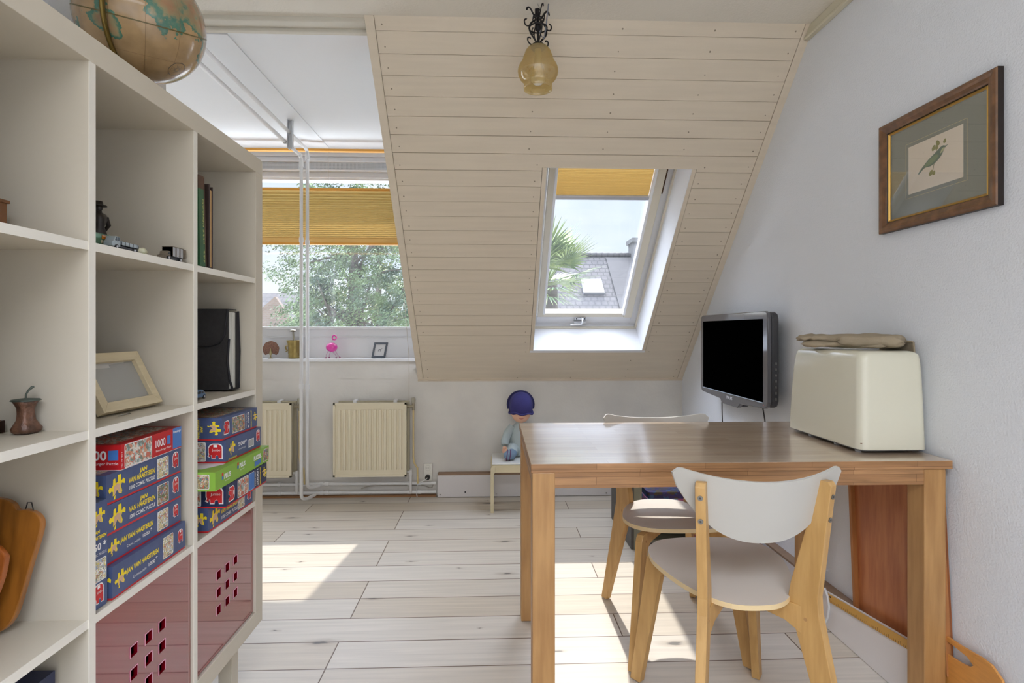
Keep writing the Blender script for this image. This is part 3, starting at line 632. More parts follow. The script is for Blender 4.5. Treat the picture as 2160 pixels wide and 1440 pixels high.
# red acrylic doors
def reddoor(ci, label):
    y0 = CYS[ci] + .003; w = CE - .006; z0 = CZS[0] + .003; t = thing('door_insert', (CX - .008, y0, z0), 0, label, 'door insert', 'red acrylic doors in the bottom bookcase row')
    e = .030
    holes = [(w / 2 + (i - 1) * .048 , .5 * w + (j - 1) * .048) for i in range(3) for j in range(3)]
    hs = .0115
    xs = sorted({.0, w} | {h[0] - hs for h in holes} | {h[0] + hs for h in holes}); zs = sorted({.0, w} | {h[1] - hs for h in holes} | {h[1] + hs for h in holes})
    m = M()
    for a in range(len(xs) - 1):
        for b_ in range(len(zs) - 1):
            cx, cz = (xs[a] + xs[a + 1]) / 2, (zs[b_] + zs[b_ + 1]) / 2
            if any(abs(cx - h[0]) < hs and abs(cz - h[1]) < hs for h in holes): continue
            m.add([(0, xs[a], zs[b_]), (0, xs[a + 1], zs[b_]), (0, xs[a + 1], zs[b_ + 1]), (0, xs[a], zs[b_ + 1])], [(0, 1, 2, 3)], 0)
    for h in holes:
        y_, z_ = h; q = [(y_ - hs, z_ - hs), (y_ + hs, z_ - hs), (y_ + hs, z_ + hs), (y_ - hs, z_ + hs)]
        for k in range(4):
            a, b_ = q[k], q[(k + 1) % 4]; m.add([(0, a[0], a[1]), (0, b_[0], b_[1]), (-.008, b_[0], b_[1]), (-.008, a[0], a[1])], [(0, 1, 2, 3)], 1)
    M().box(-.009, -.001, 0, .004, 0, w).box(-.30, -.001, w - .004, w, 0, w).box(-.30, -.001, 0, w, 0, .003).box(-.3, -.001, 0, w, w - .003, w).box(-.30, -.296, 0, w, 0, w).build('box_body', m_red2, t)
    rr = m
    for h in holes:
        y_, z_ = h
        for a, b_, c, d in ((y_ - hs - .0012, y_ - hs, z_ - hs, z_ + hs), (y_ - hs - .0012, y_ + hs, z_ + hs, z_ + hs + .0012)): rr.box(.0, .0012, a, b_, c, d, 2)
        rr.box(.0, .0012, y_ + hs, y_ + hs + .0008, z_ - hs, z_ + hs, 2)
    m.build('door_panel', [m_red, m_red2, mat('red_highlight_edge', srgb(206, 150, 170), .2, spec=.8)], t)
reddoor(0, 'red glossy door with nine square holes, in the bookcase end column'); reddoor(1, 'red glossy door with nine square holes, second column from the window end')

# ------------------------------------------------------------------ puzzle boxes
m_blue = mat('puzzle_blue', srgb(76, 90, 130), .4, var=.15, vscale=30, spec=.5); m_navy = mat('puzzle_navy', srgb(34, 44, 78), .4)
m_redp = mat('print_red', srgb(200, 40, 44), .4); m_yel = mat('print_yellow', srgb(240, 214, 40), .45); m_wh = mat('print_white', srgb(232, 232, 232), .45)
m_skin = mat('print_beige', srgb(206, 168, 140), .5); m_green = mat('puzzle_green', srgb(134, 178, 66), .4); m_rv = mat('puzzle_red', srgb(190, 32, 38), .35); m_rvb = mat('puzzle_sky_blue', srgb(70, 120, 190), .35)
m_s1 = scenes_mat('print_scene_pale', [srgb(220, 216, 206), srgb(200, 190, 170), srgb(150, 170, 190), srgb(216, 200, 120), srgb(190, 120, 100), srgb(235, 235, 230), srgb(130, 140, 120)], 260)
m_s2 = scenes_mat('print_scene_dark', [srgb(120, 110, 80), srgb(90, 120, 80), srgb(170, 150, 110), srgb(110, 130, 160), srgb(190, 90, 70), srgb(200, 190, 170)], 220)
m_s3 = scenes_mat('print_scene_town', [srgb(210, 206, 196), srgb(160, 180, 180), srgb(206, 150, 120), srgb(196, 110, 90), srgb(120, 130, 120), srgb(225, 220, 210)], 170)
m_s4 = scenes_mat('print_lid_brown', [srgb(110, 96, 84), srgb(90, 84, 80), srgb(130, 110, 90), srgb(90, 96, 96)], 60)
ELE = [(0, .16), (.07, .30), (.03, .42), (.03, .74), (.14, .92), (.34, 1), (.74, 1), (.92, .93), (1, .78), (1, 0), (.76, 0), (.74, .17), (.64, .24), (.54, .17), (.52, 0), (.27, 0), (.25, .24), (.17, .24), (.16, .08)]
# material slots for prints: 0 body 1 yellow 2 white 3 red 4 beige 5 scene 6 second body 7 dark
def elephant(m, X, x, y, w, h, z=.0003):
    m.flat([(x + (px * 1.14 - .07) * w, y + (py * 1.12 - .05) * h) for px, py in ELE], z, 2, X); m.flat([(x + px * w, y + py * h) for px, py in ELE], z + .0002, 3, X)
    m.text('Jumbo', h * .26, X @ TR(x + .28 * w, y + .52 * h), 2, width=w * .6, z=z + .0004)
    m.flat([(x + .38 * w, y + .80 * h), (x + .66 * w, y + .80 * h), (x + .66 * w, y + .98 * h), (x + .38 * w, y + .98 * h)], z + .0003, 2, X)
def jig(m, X, x, y, s, z=.0003):
    c = lambda a, b_, r, mi, dz: m.flat(circ(x + a * s, y + b_ * s, r * s, 14), z + dz, mi, X)
    m.flat([(x + a * s, y + b_ * s) for a, b_ in ((.25, .2), (.38, .24), (.5, .42), (.62, .24), (.78, .18), (.82, .3), (.74, .5), (.80, .62), (.98, .55), (1.0, .72), (.9, .8), (.76, .7), (.74, 1.0), (.56, 1.0), (.54, .72), (.42, .68), (.40, .9), (.28, .88), (.26, .64), (.18, .56), (.08, .62), (0, .5), (.06, .36), (.18, .42), (.26, .38))], z, 1, X)
    m.flat([(x + a * s, y + b_ * s) for a, b_ in ((.30, .24), (.38, .26), (.5, .46), (.62, .27), (.74, .22), (.68, .5), (.72, .62), (.5, .66), (.32, .58))], z + .0002, 4, X)
    m.flat([(x + a * s, y + b_ * s) for a, b_ in ((.36, .2), (.30, .05), (.40, .05), (.42, .22))], z, 1, X)
def pic(m, X, x, y, w, h, z=.0003, mi=5):
    e = min(w, h) * .03
    m.flat(rrect(w, h, h * .07, 3, x, y), z, 2, X); m.flat(rrect(w - 2 * e, h - 2 * e, h * .06, 3, x + e, y + e), z + .0002, mi, X)
def puz(name, x, y, z, w, h, d, rz, label, front, left=None, top=None, body=m_blue, body2=None, scene=m_s1, tray=m_redp, trayh=.0045):
    t = thing(name, (x, y, z), rz, label, 'puzzle box', 'jigsaw puzzle boxes in the bookcase')
    m = M().box(-d, 0, 0, w, trayh, h)
    if front: front(m, FACE_PX @ TR(0, 0, 0), w, h)
    if left: left(m, FACE_NY @ TR(-d, 0, 0), d, h)
    if top: top(m, w, h, d)
    m.build('lid', [body, m_yel, m_wh, m_redp, m_skin, scene, body2 or body, m_dark], t)
    M().box(-d + .001, -.001, .001, w - .001, 0, trayh).build('tray', tray, t)
    return t
def f_jvh2(m, X, w, h):
    jig(m, X, .006, h * .06, h * .82); k = h / .054
    m.text('JAN', .0105 * k, X @ TR(.100 * w / .256, h * .67), 1, bold=.0004, shear=.15, width=.024 * k)
    m.text('VAN HAASTEREN', .013 * k, X @ TR(.066 * w / .256, h * .44), 1, bold=.0004, shear=.15, width=.080 * k)
    m.text('1000 COMIC PUZZLE', .010 * k, X @ TR(.068 * w / .256, h * .20), 2, bold=.0002, shear=.1, width=.078 * k)
    pic(m, X, w * .63, h * .12, w * .17, h * .76); elephant(m, X, w * .865, h * .30, w * .085, h * .56)
def f_jvh1(m, X, w, h):
    jig(m, X, .006, h * .22, h * .55)
    m.text('JAN VAN HAASTEREN', .014, X @ TR(w * .16, h * .52), 1, bold=.0005, shear=.15, width=w * .42)
    m.text('Comic puzzle', .008, X @ TR(w * .24, h * .24), 2, width=w * .17); m.text('1000', .010, X @ TR(w * .44, h * .27), 2, bold=.0002, width=w * .09)
    m.text('*', .014, X @ TR(w * .54, h * .27), 2, bold=.0006)
    pic(m, X, w * .64, h * .14, w * .16, h * .74); elephant(m, X, w * .875, h * .34, w * .075, h * .44)
def l_jig(m, X, d, h): jig(m, X, d - .042, h * .2, h * .6)
def f_rav(m, X, w, h):
    m.flat([(w * .835, 0.004), (w, .004), (w, h), (w * .835, h)], .0002, 6, X)
    m.text('No. 19 780 7', .005, X @ TR(w * .022, h * .12) @ RZ(R(90)), 2, width=h * .6)
    pic(m, X, w * .05, 0.002, w * .42, h * .94); m.text('1000', .024, X @ TR(w * .53, h * .40), 2, bold=.0003, width=w * .17)
    m.text('Ravensburger Puzzle', .007, X @ TR(w * .535, h * .20), 2, width=w * .27); m.flat([(w * .73, h * .38), (w * .79, h * .38), (w * .79, h * .76), (w * .73, h * .76)], .0003, 6, X)
    m.text('Ravensburger', .008, X @ TR(w * .845, h * .78), 2, bold=.0002, width=w * .145)
def l_rav(m, X, d, h):
    m.text('1000', .026, X @ TR(d - .076, h * .42), 2, bold=.0006, width=.048); m.flat([(d - .025, h * .40), (d - .005, h * .41), (d - .005, h * .80), (d - .025, h * .78)], .0003, 6, X)
    m.text('Ravensburger Puzzle', .008, X @ TR(d - .080, h * .22), 2, width=.075)
def t_lid(m, w, h, d): m.add([(-d + .01, .012, h + .0003), (-.02, .012, h + .0003), (-.02, w - .012, h + .0003), (-d + .01, w - .012, h + .0003)], [(0, 1, 2, 3)], 5)
def f_150(m, X, w, h):
    jig(m, X, w - .042, h - .048, .036)
    m.text('JAN', .008, X @ TR(w - .036, h - .060), 1, bold=.0003, shear=.15, width=.016); m.text('HAASTEREN', .009, X @ TR(.002, h - .071), 1, bold=.0003, shear=.15, width=.041)
    m.text('150 *', .018, X @ TR(.002, h - .092), 2, bold=.0004, width=.041); m.text('COMIC PUZZLE', .007, X @ TR(.002, h - .103), 2, width=.041)
    pic(m, X, .001, .052, w - .004, h - .162); elephant(m, X, w - .036, .012, .024, .034)
ya = 1.092
puz('puzzle_box', CX - .008, 1.097, .5756, .262, .066, .34, R(1), 'blue puzzle box at the bottom of the five-high stack, pulled out slightly', f_jvh1, l_jig)
puz('puzzle_box', CX - .020, 1.095, .6422, .258, .0605, .34, R(0), 'blue puzzle box, second from the bottom of the five-high stack under the red one', f_jvh1, l_jig)
puz('puzzle_box', CX - .016, 1.092, .7033, .260, .0605, .34, R(.6), 'blue puzzle box in the middle of the stack topped by the red box', f_jvh2, l_jig, scene=m_s2)
puz('puzzle_box', CX - .016, 1.091, .7643, .260, .0600, .34, R(.6), 'blue puzzle box directly under the red puzzle box', f_jvh2, l_jig, top=t_lid)
puz('puzzle_box', CX - .012, 1.127, .8250, .220, .052, .30, R(1), 'red puzzle box with blue corner on top of the stack', f_rav, l_rav, top=t_lid, body=m_rv, body2=m_rvb, scene=m_s3, tray=m_wh, trayh=.0015)
t = puz('puzzle_box', CX - .012, 1.0428, .5756, .0455, .205, .27, 0, 'small blue puzzle box standing upright beside the five-high stack', f_150, None, tray=m_blue)
def f_500v(m, X, w, h):
    elephant(m, X @ TR(w * .055, h * .80) @ RZ(R(-90)), 0, 0, h * .55, w * .13)
    pic(m, X, w * .26, h * .14, w * .36, h * .74); m.text('COMIC PUZZLE', .006, X @ TR(w * .655, h * .86) @ RZ(R(-90)), 2, width=h * .7)
    m.text('500 *', .013, X @ TR(w * .70, h * .90) @ RZ(R(-90)), 2, bold=.0003, width=h * .78); m.text('JAN VAN HAASTEREN', .008, X @ TR(w * .80, h * .92) @ RZ(R(-90)), 1, bold=.0003, width=h * .84)
    jig(m, X @ TR(w * .865, h * .80) @ RZ(R(-90)), 0, 0, w * .13)
def l_500(m, X, d, h):
    jig(m, X @ TR(d - .040, h * .86) @ RZ(R(-90)), 0, 0, h * .62); m.text('JAN', .008, X @ TR(d - .056, h * .64) @ RZ(R(-90)), 1, bold=.0003, width=h * .26)
    m.text('VAN HAASTEREN', .009, X @ TR(d - .066, h * .94) @ RZ(R(-90)), 1, bold=.0003, width=h * .84); m.text('500*', .016, X @ TR(d - .088, h * .95) @ RZ(R(-90)), 2, bold=.0003, width=h * .82)
def f_500(m, X, w, h):
    jig(m, X, w * .07, h * .22, h * .62); m.text('500*', .015, X @ TR(w * .33, h * .50), 2, bold=.0003, width=w * .24); m.text('COMIC PUZZLE', .006, X @ TR(w * .34, h * .32), 2, width=w * .2)
    m.text('JAN VAN HAASTEREN', .006, X @ TR(w * .07, h * .08), 1, bold=.0002, width=w * .22)
    m.flat([(w * .62, h * .22), (w * .78, h * .22), (w * .78, h * .60), (w * .62, h * .60)], .0003, 2, X)
    for i in range(9): m.flat([(w * (.635 + i * .015), h * .26), (w * (.635 + i * .015) + .0014, h * .26), (w * (.635 + i * .015) + .0014, h * .57), (w * (.635 + i * .015), h * .57)], .0005, 7, X)
    elephant(m, X, w * .855, h * .36, w * .105, h * .5)
def l_ele(m, X, d, h):
    elephant(m, X, d - .046, h * .22, .036, h * .6); pic(m, X, d - .125, h * .08, .072, h * .84)
def f_plus(m, X, w, h):
    for x in (.10, .36):
        m.text('PLUS', .017, X @ TR(w * x + .012, h * (.42 if x < .2 else .56)), 2, bold=.0008, shear=.1, width=.036)
        m.text('Supermarkt', .005, X @ TR(w * x + .016, h * (.26 if x < .2 else .40)), 2, width=.026)
        m.flat([(w * x, h * (.60 if x < .2 else .74)), (w * x + .008, h * (.60 if x < .2 else .74)), (w * x + .008, h * (.78 if x < .2 else .92)), (w * x, h * (.78 if x < .2 else .92))], .0003, 3, X)
        m.flat([(w * x, h * (.42 if x < .2 else .56)), (w * x + .008, h * (.42 if x < .2 else .56)), (w * x + .008, h * (.60 if x < .2 else .74)), (w * x, h * (.60 if x < .2 else .74))], .0003, 6, X)
    m.flat([(w * .69, h * .12), (w * .82, h * .16), (w * .83, h * .44), (w * .69, h * .42)], .0003, 6, X); m.text('PUZZEL', .016, X @ TR(w * .675, h * .52), 2, bold=.001, width=w * .16)
    pic(m, X, w * .87, h * .12, w * .12, h * .76)
def l_plus(m, X, d, h): pic(m, X, d - .115, h * .12, .10, h * .76)
def t_plus(m, w, h, d): m.add([(-d + .01, .03, h + .0003), (-.05, .03, h + .0003), (-.02, .08, h + .0003), (-.02, w - .03, h + .0003), (-d + .01, w - .03, h + .0003)], [(0, 1, 2, 3, 4)], 2)
def f_1000v(m, X, w, h):
    elephant(m, X @ TR(w * .055, h * .82) @ RZ(R(-90)), 0, 0, h * .6, w * .12); pic(m, X, w * .25, h * .10, w * .26, h * .82); pic(m, X, w * .52, h * .10, w * .14, h * .82, mi=6)
    m.text('COMIC PUZZLE', .007, X @ TR(w * .685, h * .9) @ RZ(R(-90)), 2, width=h * .75); m.text('1000*', .013, X @ TR(w * .73, h * .94) @ RZ(R(-90)), 2, bold=.0003, width=h * .84)
    m.text('JAN VAN HAASTEREN', .008, X @ TR(w * .81, h * .94) @ RZ(R(-90)), 1, bold=.0003, width=h * .86); jig(m, X @ TR(w * .865, h * .85) @ RZ(R(-90)), 0, 0, w * .13)
def l_1000(m, X, d, h):
    elephant(m, X, d - .052, h * .22, .042, h * .66); pic(m, X, d - .13, h * .08, .065, h * .84)
puz('puzzle_box', -.752, 1.455, .5756, .252, .0650, .33, R(-1), 'worn blue puzzle box lowest in the stack at the bookcase end', f_jvh2, l_jig)
puz('puzzle_box', -.704, 1.452, .6412, .250, .0605, .34, R(-.5), 'dark navy puzzle box jutting out under the green one', f_1000v, l_1000, body=m_navy, body2=m_rvb, scene=m_s3)
puz('puzzle_box', -.703, 1.3945, .7023, .326, .0485, .31, R(0), 'green puzzle box jutting out of the bookcase end stack', f_plus, l_plus, t_plus, body=m_green, body2=m_rvb, scene=m_s2, tray=m_green)
puz('puzzle_box', -.722, 1.486, .7514, .212, .0620, .22, R(-1), 'blue puzzle box with barcode lying on the green one', f_500, l_ele, t_lid)
puz('puzzle_box', -.728, 1.478, .8140, .208, .061, .22, R(-1), 'blue puzzle box topmost in the bookcase end stack', f_500v, l_500, t_lid, scene=m_s2)
bb = puz('game_box', -.795, .82, .2256, .19, .268, .30, 0, 'dark blue box in the lowest open compartment at the photo corner', None, None, t_lid, body=m_navy, scene=m_navy)
tag(bb, 'dark blue box in the lowest open compartment at the photo corner', 'box'); del bb['group']

# ------------------------------------------------------------------ shelf items
# globe
m_gl = bpy.data.materials.new('antique_globe'); m_gl.use_nodes = True; n = m_gl.node_tree; b_ = n.nodes['Principled BSDF']; L = n.links.new
t_ = n.nodes.new('ShaderNodeTexCoord'); z1 = n.nodes.new('ShaderNodeTexNoise'); z1.inputs['Scale'].default_value = 8; z1.inputs['Detail'].default_value = 10; z1.inputs['Roughness'].default_value = .55; L(t_.outputs['Object'], z1.inputs['Vector'])
r1 = n.nodes.new('ShaderNodeValToRGB'); es = r1.color_ramp.elements; es[0].position = 0; es[0].color = srgb(176, 146, 106); es[1].position = 1; es[1].color = srgb(168, 150, 108)
for p_, c_ in ((.500, srgb(172, 142, 102)), (.508, srgb(70, 118, 98)), (.535, srgb(86, 124, 104)), (.56, srgb(150, 140, 104)), (.60, srgb(160, 132, 98)), (.66, srgb(172, 124, 92))):
    e = es.new(p_); e.color = c_
L(z1.outputs[0], r1.inputs[0])
z3 = n.nodes.new('ShaderNodeTexNoise'); z3.inputs['Scale'].default_value = 22; z3.inputs['Detail'].default_value = 8; L(t_.outputs['Object'], z3.inputs['Vector'])
r3 = n.nodes.new('ShaderNodeMapRange'); r3.inputs['From Min'].default_value = .3; r3.inputs['From Max'].default_value = .7; r3.inputs['To Min'].default_value = .72; r3.inputs['To Max'].default_value = 1.05; L(z3.outputs[0], r3.inputs['Value'])
mm = n.nodes.new('ShaderNodeMix'); mm.data_type = 'RGBA'; mm.blend_type = 'MULTIPLY'; mm.inputs['Factor'].default_value = 1; L(r1.outputs[0], mm.inputs['A']); L(r3.outputs[0], mm.inputs['B']); L(mm.outputs['Result'], b_.inputs['Base Color'])
b_.inputs['Roughness'].default_value = .22; b_.inputs['Coat Weight'].default_value = .4
gt = thing('globe', (-.935, 1.475, CZ1 + .0005), 0, 'antique-style tan and teal globe on top of the bookcase', 'globe')
GR = .150; gz = .272
gm = M().ball((0, 0, 0), GR, 64, 40); gb = gm.build('sphere', m_gl, gt, (0, 0, gz)); gb.rotation_euler = (Matrix.Rotation(R(24), 3, Vector((.84, .54, 0))) @ Matrix.Rotation(R(35), 3, 'Z')).to_euler()
m_line = mat('globe_print_lines', srgb(120, 92, 54), .4); lm_ = M()
def ring(fn, w, mi=0, n_=72, t0=0, t1=360, rr=GR * 1.0015):
    vs = []; fs = []
    for i in range(n_ + 1):
        t = R(t0 + (t1 - t0) * i / n_)
        for s_ in (-1, 1): vs.append(fn(t, s_ * w, rr))
    for i in range(n_): fs.append((2 * i, 2 * i + 1, 2 * i + 3, 2 * i + 2))
    lm_.add(vs, fs, mi)
def par(lat): return lambda t, w, rr: (rr * math.cos(lat + w) * math.cos(t), rr * math.cos(lat + w) * math.sin(t), rr * math.sin(lat + w))
def mer(lon): return lambda t, w, rr: (rr * (math.cos(t) * math.cos(lon) - w * math.sin(lon)), rr * (math.cos(t) * math.sin(lon) + w * math.cos(lon)), rr * math.sin(t))
ring(par(0), .010, 1)
for la in (-60, -30, 30, 60): ring(par(R(la)), .0022)
for lo in range(0, 180, 30): ring(mer(R(lo)), .0028)
# compass rose
cr0 = Matrix.Rotation(R(-52), 4, 'Z') @ Matrix.Rotation(R(90 + 38), 4, 'Y')
for k in range(16):
    a = R(22.5 * k); ln = .20 if k % 2 == 0 else .13
    vs = []
    for aa, r_ in ((a - .12, .03), (a, ln), (a + .12, .03)): v = Vector((math.sin(r_) * math.cos(aa), math.sin(r_) * math.sin(aa), math.cos(r_))); vs.append(tuple(GR * 1.0018 * v))
    lm_.add(vs, [(0, 1, 2)], 2, cr0)
ring(lambda t, w, rr: tuple(cr0 @ (rr * Vector((math.sin(.15 + w) * math.cos(t), math.sin(.15 + w) * math.sin(t), math.cos(.15 + w))))), .004, 2)
lm_.build('map_lines', [m_line, mat('globe_equator', srgb(96, 84, 40), .4), mat('globe_ink', srgb(54, 62, 58), .4)], gb)
arc = M(); arc.tube([(0, -(GR + .009) * math.sin(R(t)), (GR + .009) * math.cos(R(t))) for t in range(0, 181, 6)], .005, 8, flatten=1.6)
arc.build('meridian_arm', mat('aged_brass', srgb(120, 100, 50), .35, .8), gt, (0, 0, gz), (0, R(6), R(3)))
M().lathe([(0, 0), (.085, 0), (.085, .008), (.07, .016), (.025, .022), (.014, .035), (.014, .07), (.02, .085), (.012, gz - GR - .004), (0, gz - GR - .002)], 32).build('base', mat('globe_walnut', srgb(90, 58, 36), .4), gt)
Z4, Z3, Z2 = CZS[3] + .0006, CZS[2] + .0006, CZS[1] + .0006
# top shelf row: figurine, toy trucks, soap, books
m_bronze = mat('dark_bronze', srgb(48, 42, 38), .45, .4)
fg = thing('figurine', (-.862, 1.212, Z4), R(60), 'dark standing figurine with brimmed hat peeping from behind the shelf divider', 'figurine')
m = M(); m.lathe([(0, 0), (.020, 0), (.019, .008), (.012, .012), (.013, .03), (.015, .045), (.012, .062), (.017, .078), (.014, .088), (.006, .093), (.006, .096)], 14, wob=lambda t, z: 1 + .12 * math.sin(3 * t + z * 90))
m.ball((0, 0, .102), (.0075, .0085, .009)); m.tube([(.015, 0, .084), (.022, .004, .068), (.018, .014, .055)], [.005, .0045, .0035], 8).tube([(-.015, 0, .084), (-.021, .004, .068), (-.012, .014, .055)], [.005, .0045, .0035], 8); m.build('body', m_bronze, fg)
M().lathe([(0, .118), (.008, .117), (.009, .109), (.016, .108), (.016, .106), (0, .106)], 16).build('hat', m_bronze, fg)
M().tube([(-.006, .018, .056), (.006, .018, .060), (.014, .016, .054)], .0035, 8).build('hands', mat('pink_skin', srgb(216, 130, 110), .5), fg)
def wheels(m, L, W, r, xs, mi=0):
    for x in xs:
        for y in (-W / 2, W / 2): m.cyl((x, y - .002, r), (x, y + .002, r), r, n=14, mi=mi)
m_tyre = mat('toy_tyre', srgb(34, 34, 36), .6); m_hub = mat('toy_hub', srgb(200, 200, 205), .3, .7); m_win = mat('toy_window', srgb(40, 48, 54), .15)
def toy(name, loc, rz, label): return thing(name, loc, rz, label, 'toy car')
def wheelset(t, W, r, xs):
    for x in xs:
        for y in (-W / 2, W / 2):
            w = M().cyl((x, y - .0018, r), (x, y + .0018, r), r, n=16).build('wheel', m_tyre, t)
            s_ = 1 if y > 0 else -1; M().cyl((x, y + s_ * .0018, r), (x, y + s_ * .0024, r), r * .55, n=12).build('hubcap', m_hub, w)
tk = toy('toy_truck', (-.772, 1.150, Z4), R(90), 'light grey toy truck with a dropside bed on the top shelf')
m_tg = mat('toy_grey', srgb(158, 168, 172), .3, .2)
m = M(); m.prism([(-.038, .005), (-.038, .014), (-.033, .018), (-.029, .026), (-.0165, .026), (-.0155, .005)], -.0095, .0095, 0, FACE_NY @ TR(0, 0, 0)); m.build('cab', m_tg, tk, bevel=.001)
M().prism([(-.0315, .017), (-.0285, .0245), (-.0185, .0245), (-.0185, .017)], -.0098, .0098, 0, FACE_NY).prism([(-.0255, .015), (-.0245, .015), (-.0245, .025), (-.0255, .025)], -.01, .01, 1, FACE_NY).build('windows', [m_win, m_tg], tk)
m = M().box(-.015, .040, -.009, .009, .0035, .0075, 1).box(-.014, .040, -.0105, .0105, .0085, .010)
for y in (-.0105, .0093): m.box(-.014, .040, y, y + .0012, .0085, .0175)
m.box(-.014, -.0128, -.0105, .0105, .0085, .019).box(.0388, .040, -.0105, .0105, .0085, .0175)
for x in (-.002, .010, .022, .034):
    for y in (-.0109, .0104): m.box(x, x + .0008, y, y + .0005, .009, .0175, 1)
m.build('load_bed', [m_tg, mat('toy_chassis', srgb(60, 62, 66), .5)], tk); wheelset(tk, .019, .0045, (-.028, .026))
gv = toy('toy_van', (-.80, 1.112, Z4), R(90), 'green toy van with amber windows beside the grey truck')
m_tgr = mat('toy_green', srgb(84, 118, 92), .35)
m = M().prism([(-.032, .005), (-.032, .018), (-.028, .030), (.032, .030), (.034, .024), (.034, .005)], -.013, .013, 0, FACE_NY); m.build('body', m_tgr, gv, bevel=.0018)
M().box(.004, .030, -.0136, -.0128, .019, .027).build('side_window', mat('toy_amber', srgb(176, 106, 30), .2), gv)
M().box(-.024, .000, -.0136, -.0128, .019, .027).box(.002, .031, -.0137, -.0128, .010, .0165, 1).build('front_window', [mat('toy_green_glass', srgb(110, 150, 124), .2), mat('toy_cream', srgb(206, 190, 160), .5)], gv)
wheelset(gv, .025, .0055, (-.02, .022))
tag(M().ball((-.775, 1.218, Z4 + .008), (.012, .019, .0085), 18, 10, fn=lambda d: 1 + .12 * math.sin(4 * d.y + 3 * d.x)).build('soap', mat('pale_soap', srgb(206, 204, 176), .5, col2=srgb(178, 182, 140), vscale=40, ramp=(.35, .45))), 'small pale cream soap lying between the two toy trucks', 'soap')
pgm = thing('pig_figure', (-.80, 1.262, Z4), R(80), 'tiny brown toy animal in front of the wooden toy lorry', 'toy animal')
M().ball((0, 0, .013), (.014, .006, .0075)).ball((-.015, 0, .014), (.006, .0045, .005)).build('body', mat('toy_brown', srgb(120, 72, 52), .5), pgm)
for x in (-.008, .009):
    for y in (-.0035, .0035): M().cyl((x, y, 0), (x, y, .009), .0016, n=8).build('leg', mat('toy_brown', srgb(120, 72, 52), .5), pgm)
tp = toy('toy_lorry', (-.772, 1.318, Z4), R(90), 'toy lorry with tall weathered grey box body on the top shelf')
m_wd = mat('toy_wood_grey', srgb(120, 108, 92), .6, var=.3, vscale=300, stretch=(4, 1, 1)); m_sv = mat('toy_silver', srgb(190, 192, 198), .3, .5)
m = M().box(-.008, .036, -.012, .012, .011, .034)
for i in range(9): x = -.008 + i * .0053; m.box(x, x + .0008, -.0127, .0127, .011, .034, 1)
m.box(-.009, .037, -.0125, .0125, .033, .0345, 1); m.build('box_body', [m_sv, m_wd], tp)
M().prism([(-.032, .004), (-.032, .011), (-.024, .013), (-.021, .022), (-.011, .022), (-.011, .004)], -.0095, .0095, 0, FACE_NY).build('cab', m_wd, tp, bevel=.001)
M().prism([(-.0222, .0145), (-.0200, .0205), (-.0125, .0205), (-.0125, .0145)], -.0098, .0098, 0, FACE_NY).build('windows', m_win, tp)
M().box(-.03, .036, -.008, .008, .0035, .010).build('chassis', mat('toy_chassis', srgb(60, 62, 66), .5), tp); M().box(.042, .048, -.012, .012, .012, .033).box(.036, .043, -.001, .001, .02, .022).build('tail_ramp', m_wd, tp)
wheelset(tp, .021, .0055, (-.022, .026))
bk1 = thing('book', (-.750, 1.4255, Z4), 0, 'green book with brown top leaning against the brown album', 'book', 'books in the bookcase end compartment')
XL = TR(0, 0, .001) @ RX(R(2.7))
m_bkg = mat('book_green', srgb(46, 92, 58), .5, var=.25, vscale=12); m_bkb = mat('book_brown', srgb(92, 64, 48), .6, var=.35, vscale=40); m_pg = mat('page_edges', srgb(196, 160, 110), .7)
m = M().box(-.19, 0, -.0125, .0125, 0, .20, 0, XL).box(-.1901, .0001, -.0127, .0127, .198, .232, 1, XL).box(-.188, .0004, .0127, .0165, 0, .230, 1, XL)
rt = random.Random(8); zt_ = .172
while zt_ > .012:
    if not (.096 < zt_ < .104 or .046 < zt_ < .058): m.box(.0, .0005, .0065 - .003 * rt.random(), .0100, zt_ - .0018 * (.5 + rt.random() * .5), zt_, 2, XL)
    zt_ -= .0034
m.build('cover', [m_bkg, m_bkb, mat('gilt_print', srgb(190, 190, 110), .5)], bk1)
bk2 = thing('album', (-.750, 1.466, Z4), 0, 'dark brown album standing right of the green book', 'book', 'books in the bookcase end compartment')
m = M().box(-.22, 0, -.009, -.0065, 0, .222).box(-.22, 0, .0075, .010, 0, .218).box(-.22, -.0, -.0066, -.0045, 0, .222); m.build('cover', mat('album_leatherette', srgb(52, 38, 34), .55, bump=.2, bscale=300), bk2, bevel=.0008)
M().box(-.216, -.003, -.0045, .0075, .003, .208).build('pages', m_pg, bk2)
# folder
fo = thing('accordion_folder', (-.94, 1.690, Z3 + .004), 0, 'black fabric expanding file standing against the bookcase end panel', 'folder')
m_fab = mat('black_fabric', srgb(52, 50, 50), .85, bump=.3, bscale=400, var=.2, vscale=90); m_bind = mat('black_binding', srgb(26, 24, 30), .7, bump=.3, bscale=500); m_pap = mat('paper_edges', srgb(200, 198, 190), .8)
m = M().box(-.16, .140, -.026, -.022, 0, .243); m.build('front_cover', m_fab, fo, bevel=.001)
M().box(-.16, .148, .022, .026, 0, .238).box(-.16, .148, -.022, .026, .0, .003).build('back_cover', m_fab, fo, bevel=.001)
m = M()
for i in range(13): y = -.021 + i * .0033; m.box(-.155, .140 + .006 * math.sin(i * .5) + .002 * (i % 2), y, y + .0026, .004, .236)
m.build('paper_pockets', m_pap, fo)
m = M().prism([(-.16, .13), (.085, .13), (.115, .14), (.130, .165), (.138, .245), (-.16, .245)], .0262, .0285, 0, FACE_NY); m.box(-.16, .14, -.0285, .026, .243, .246)
m.build('flap', m_fab, fo, bevel=.0008)
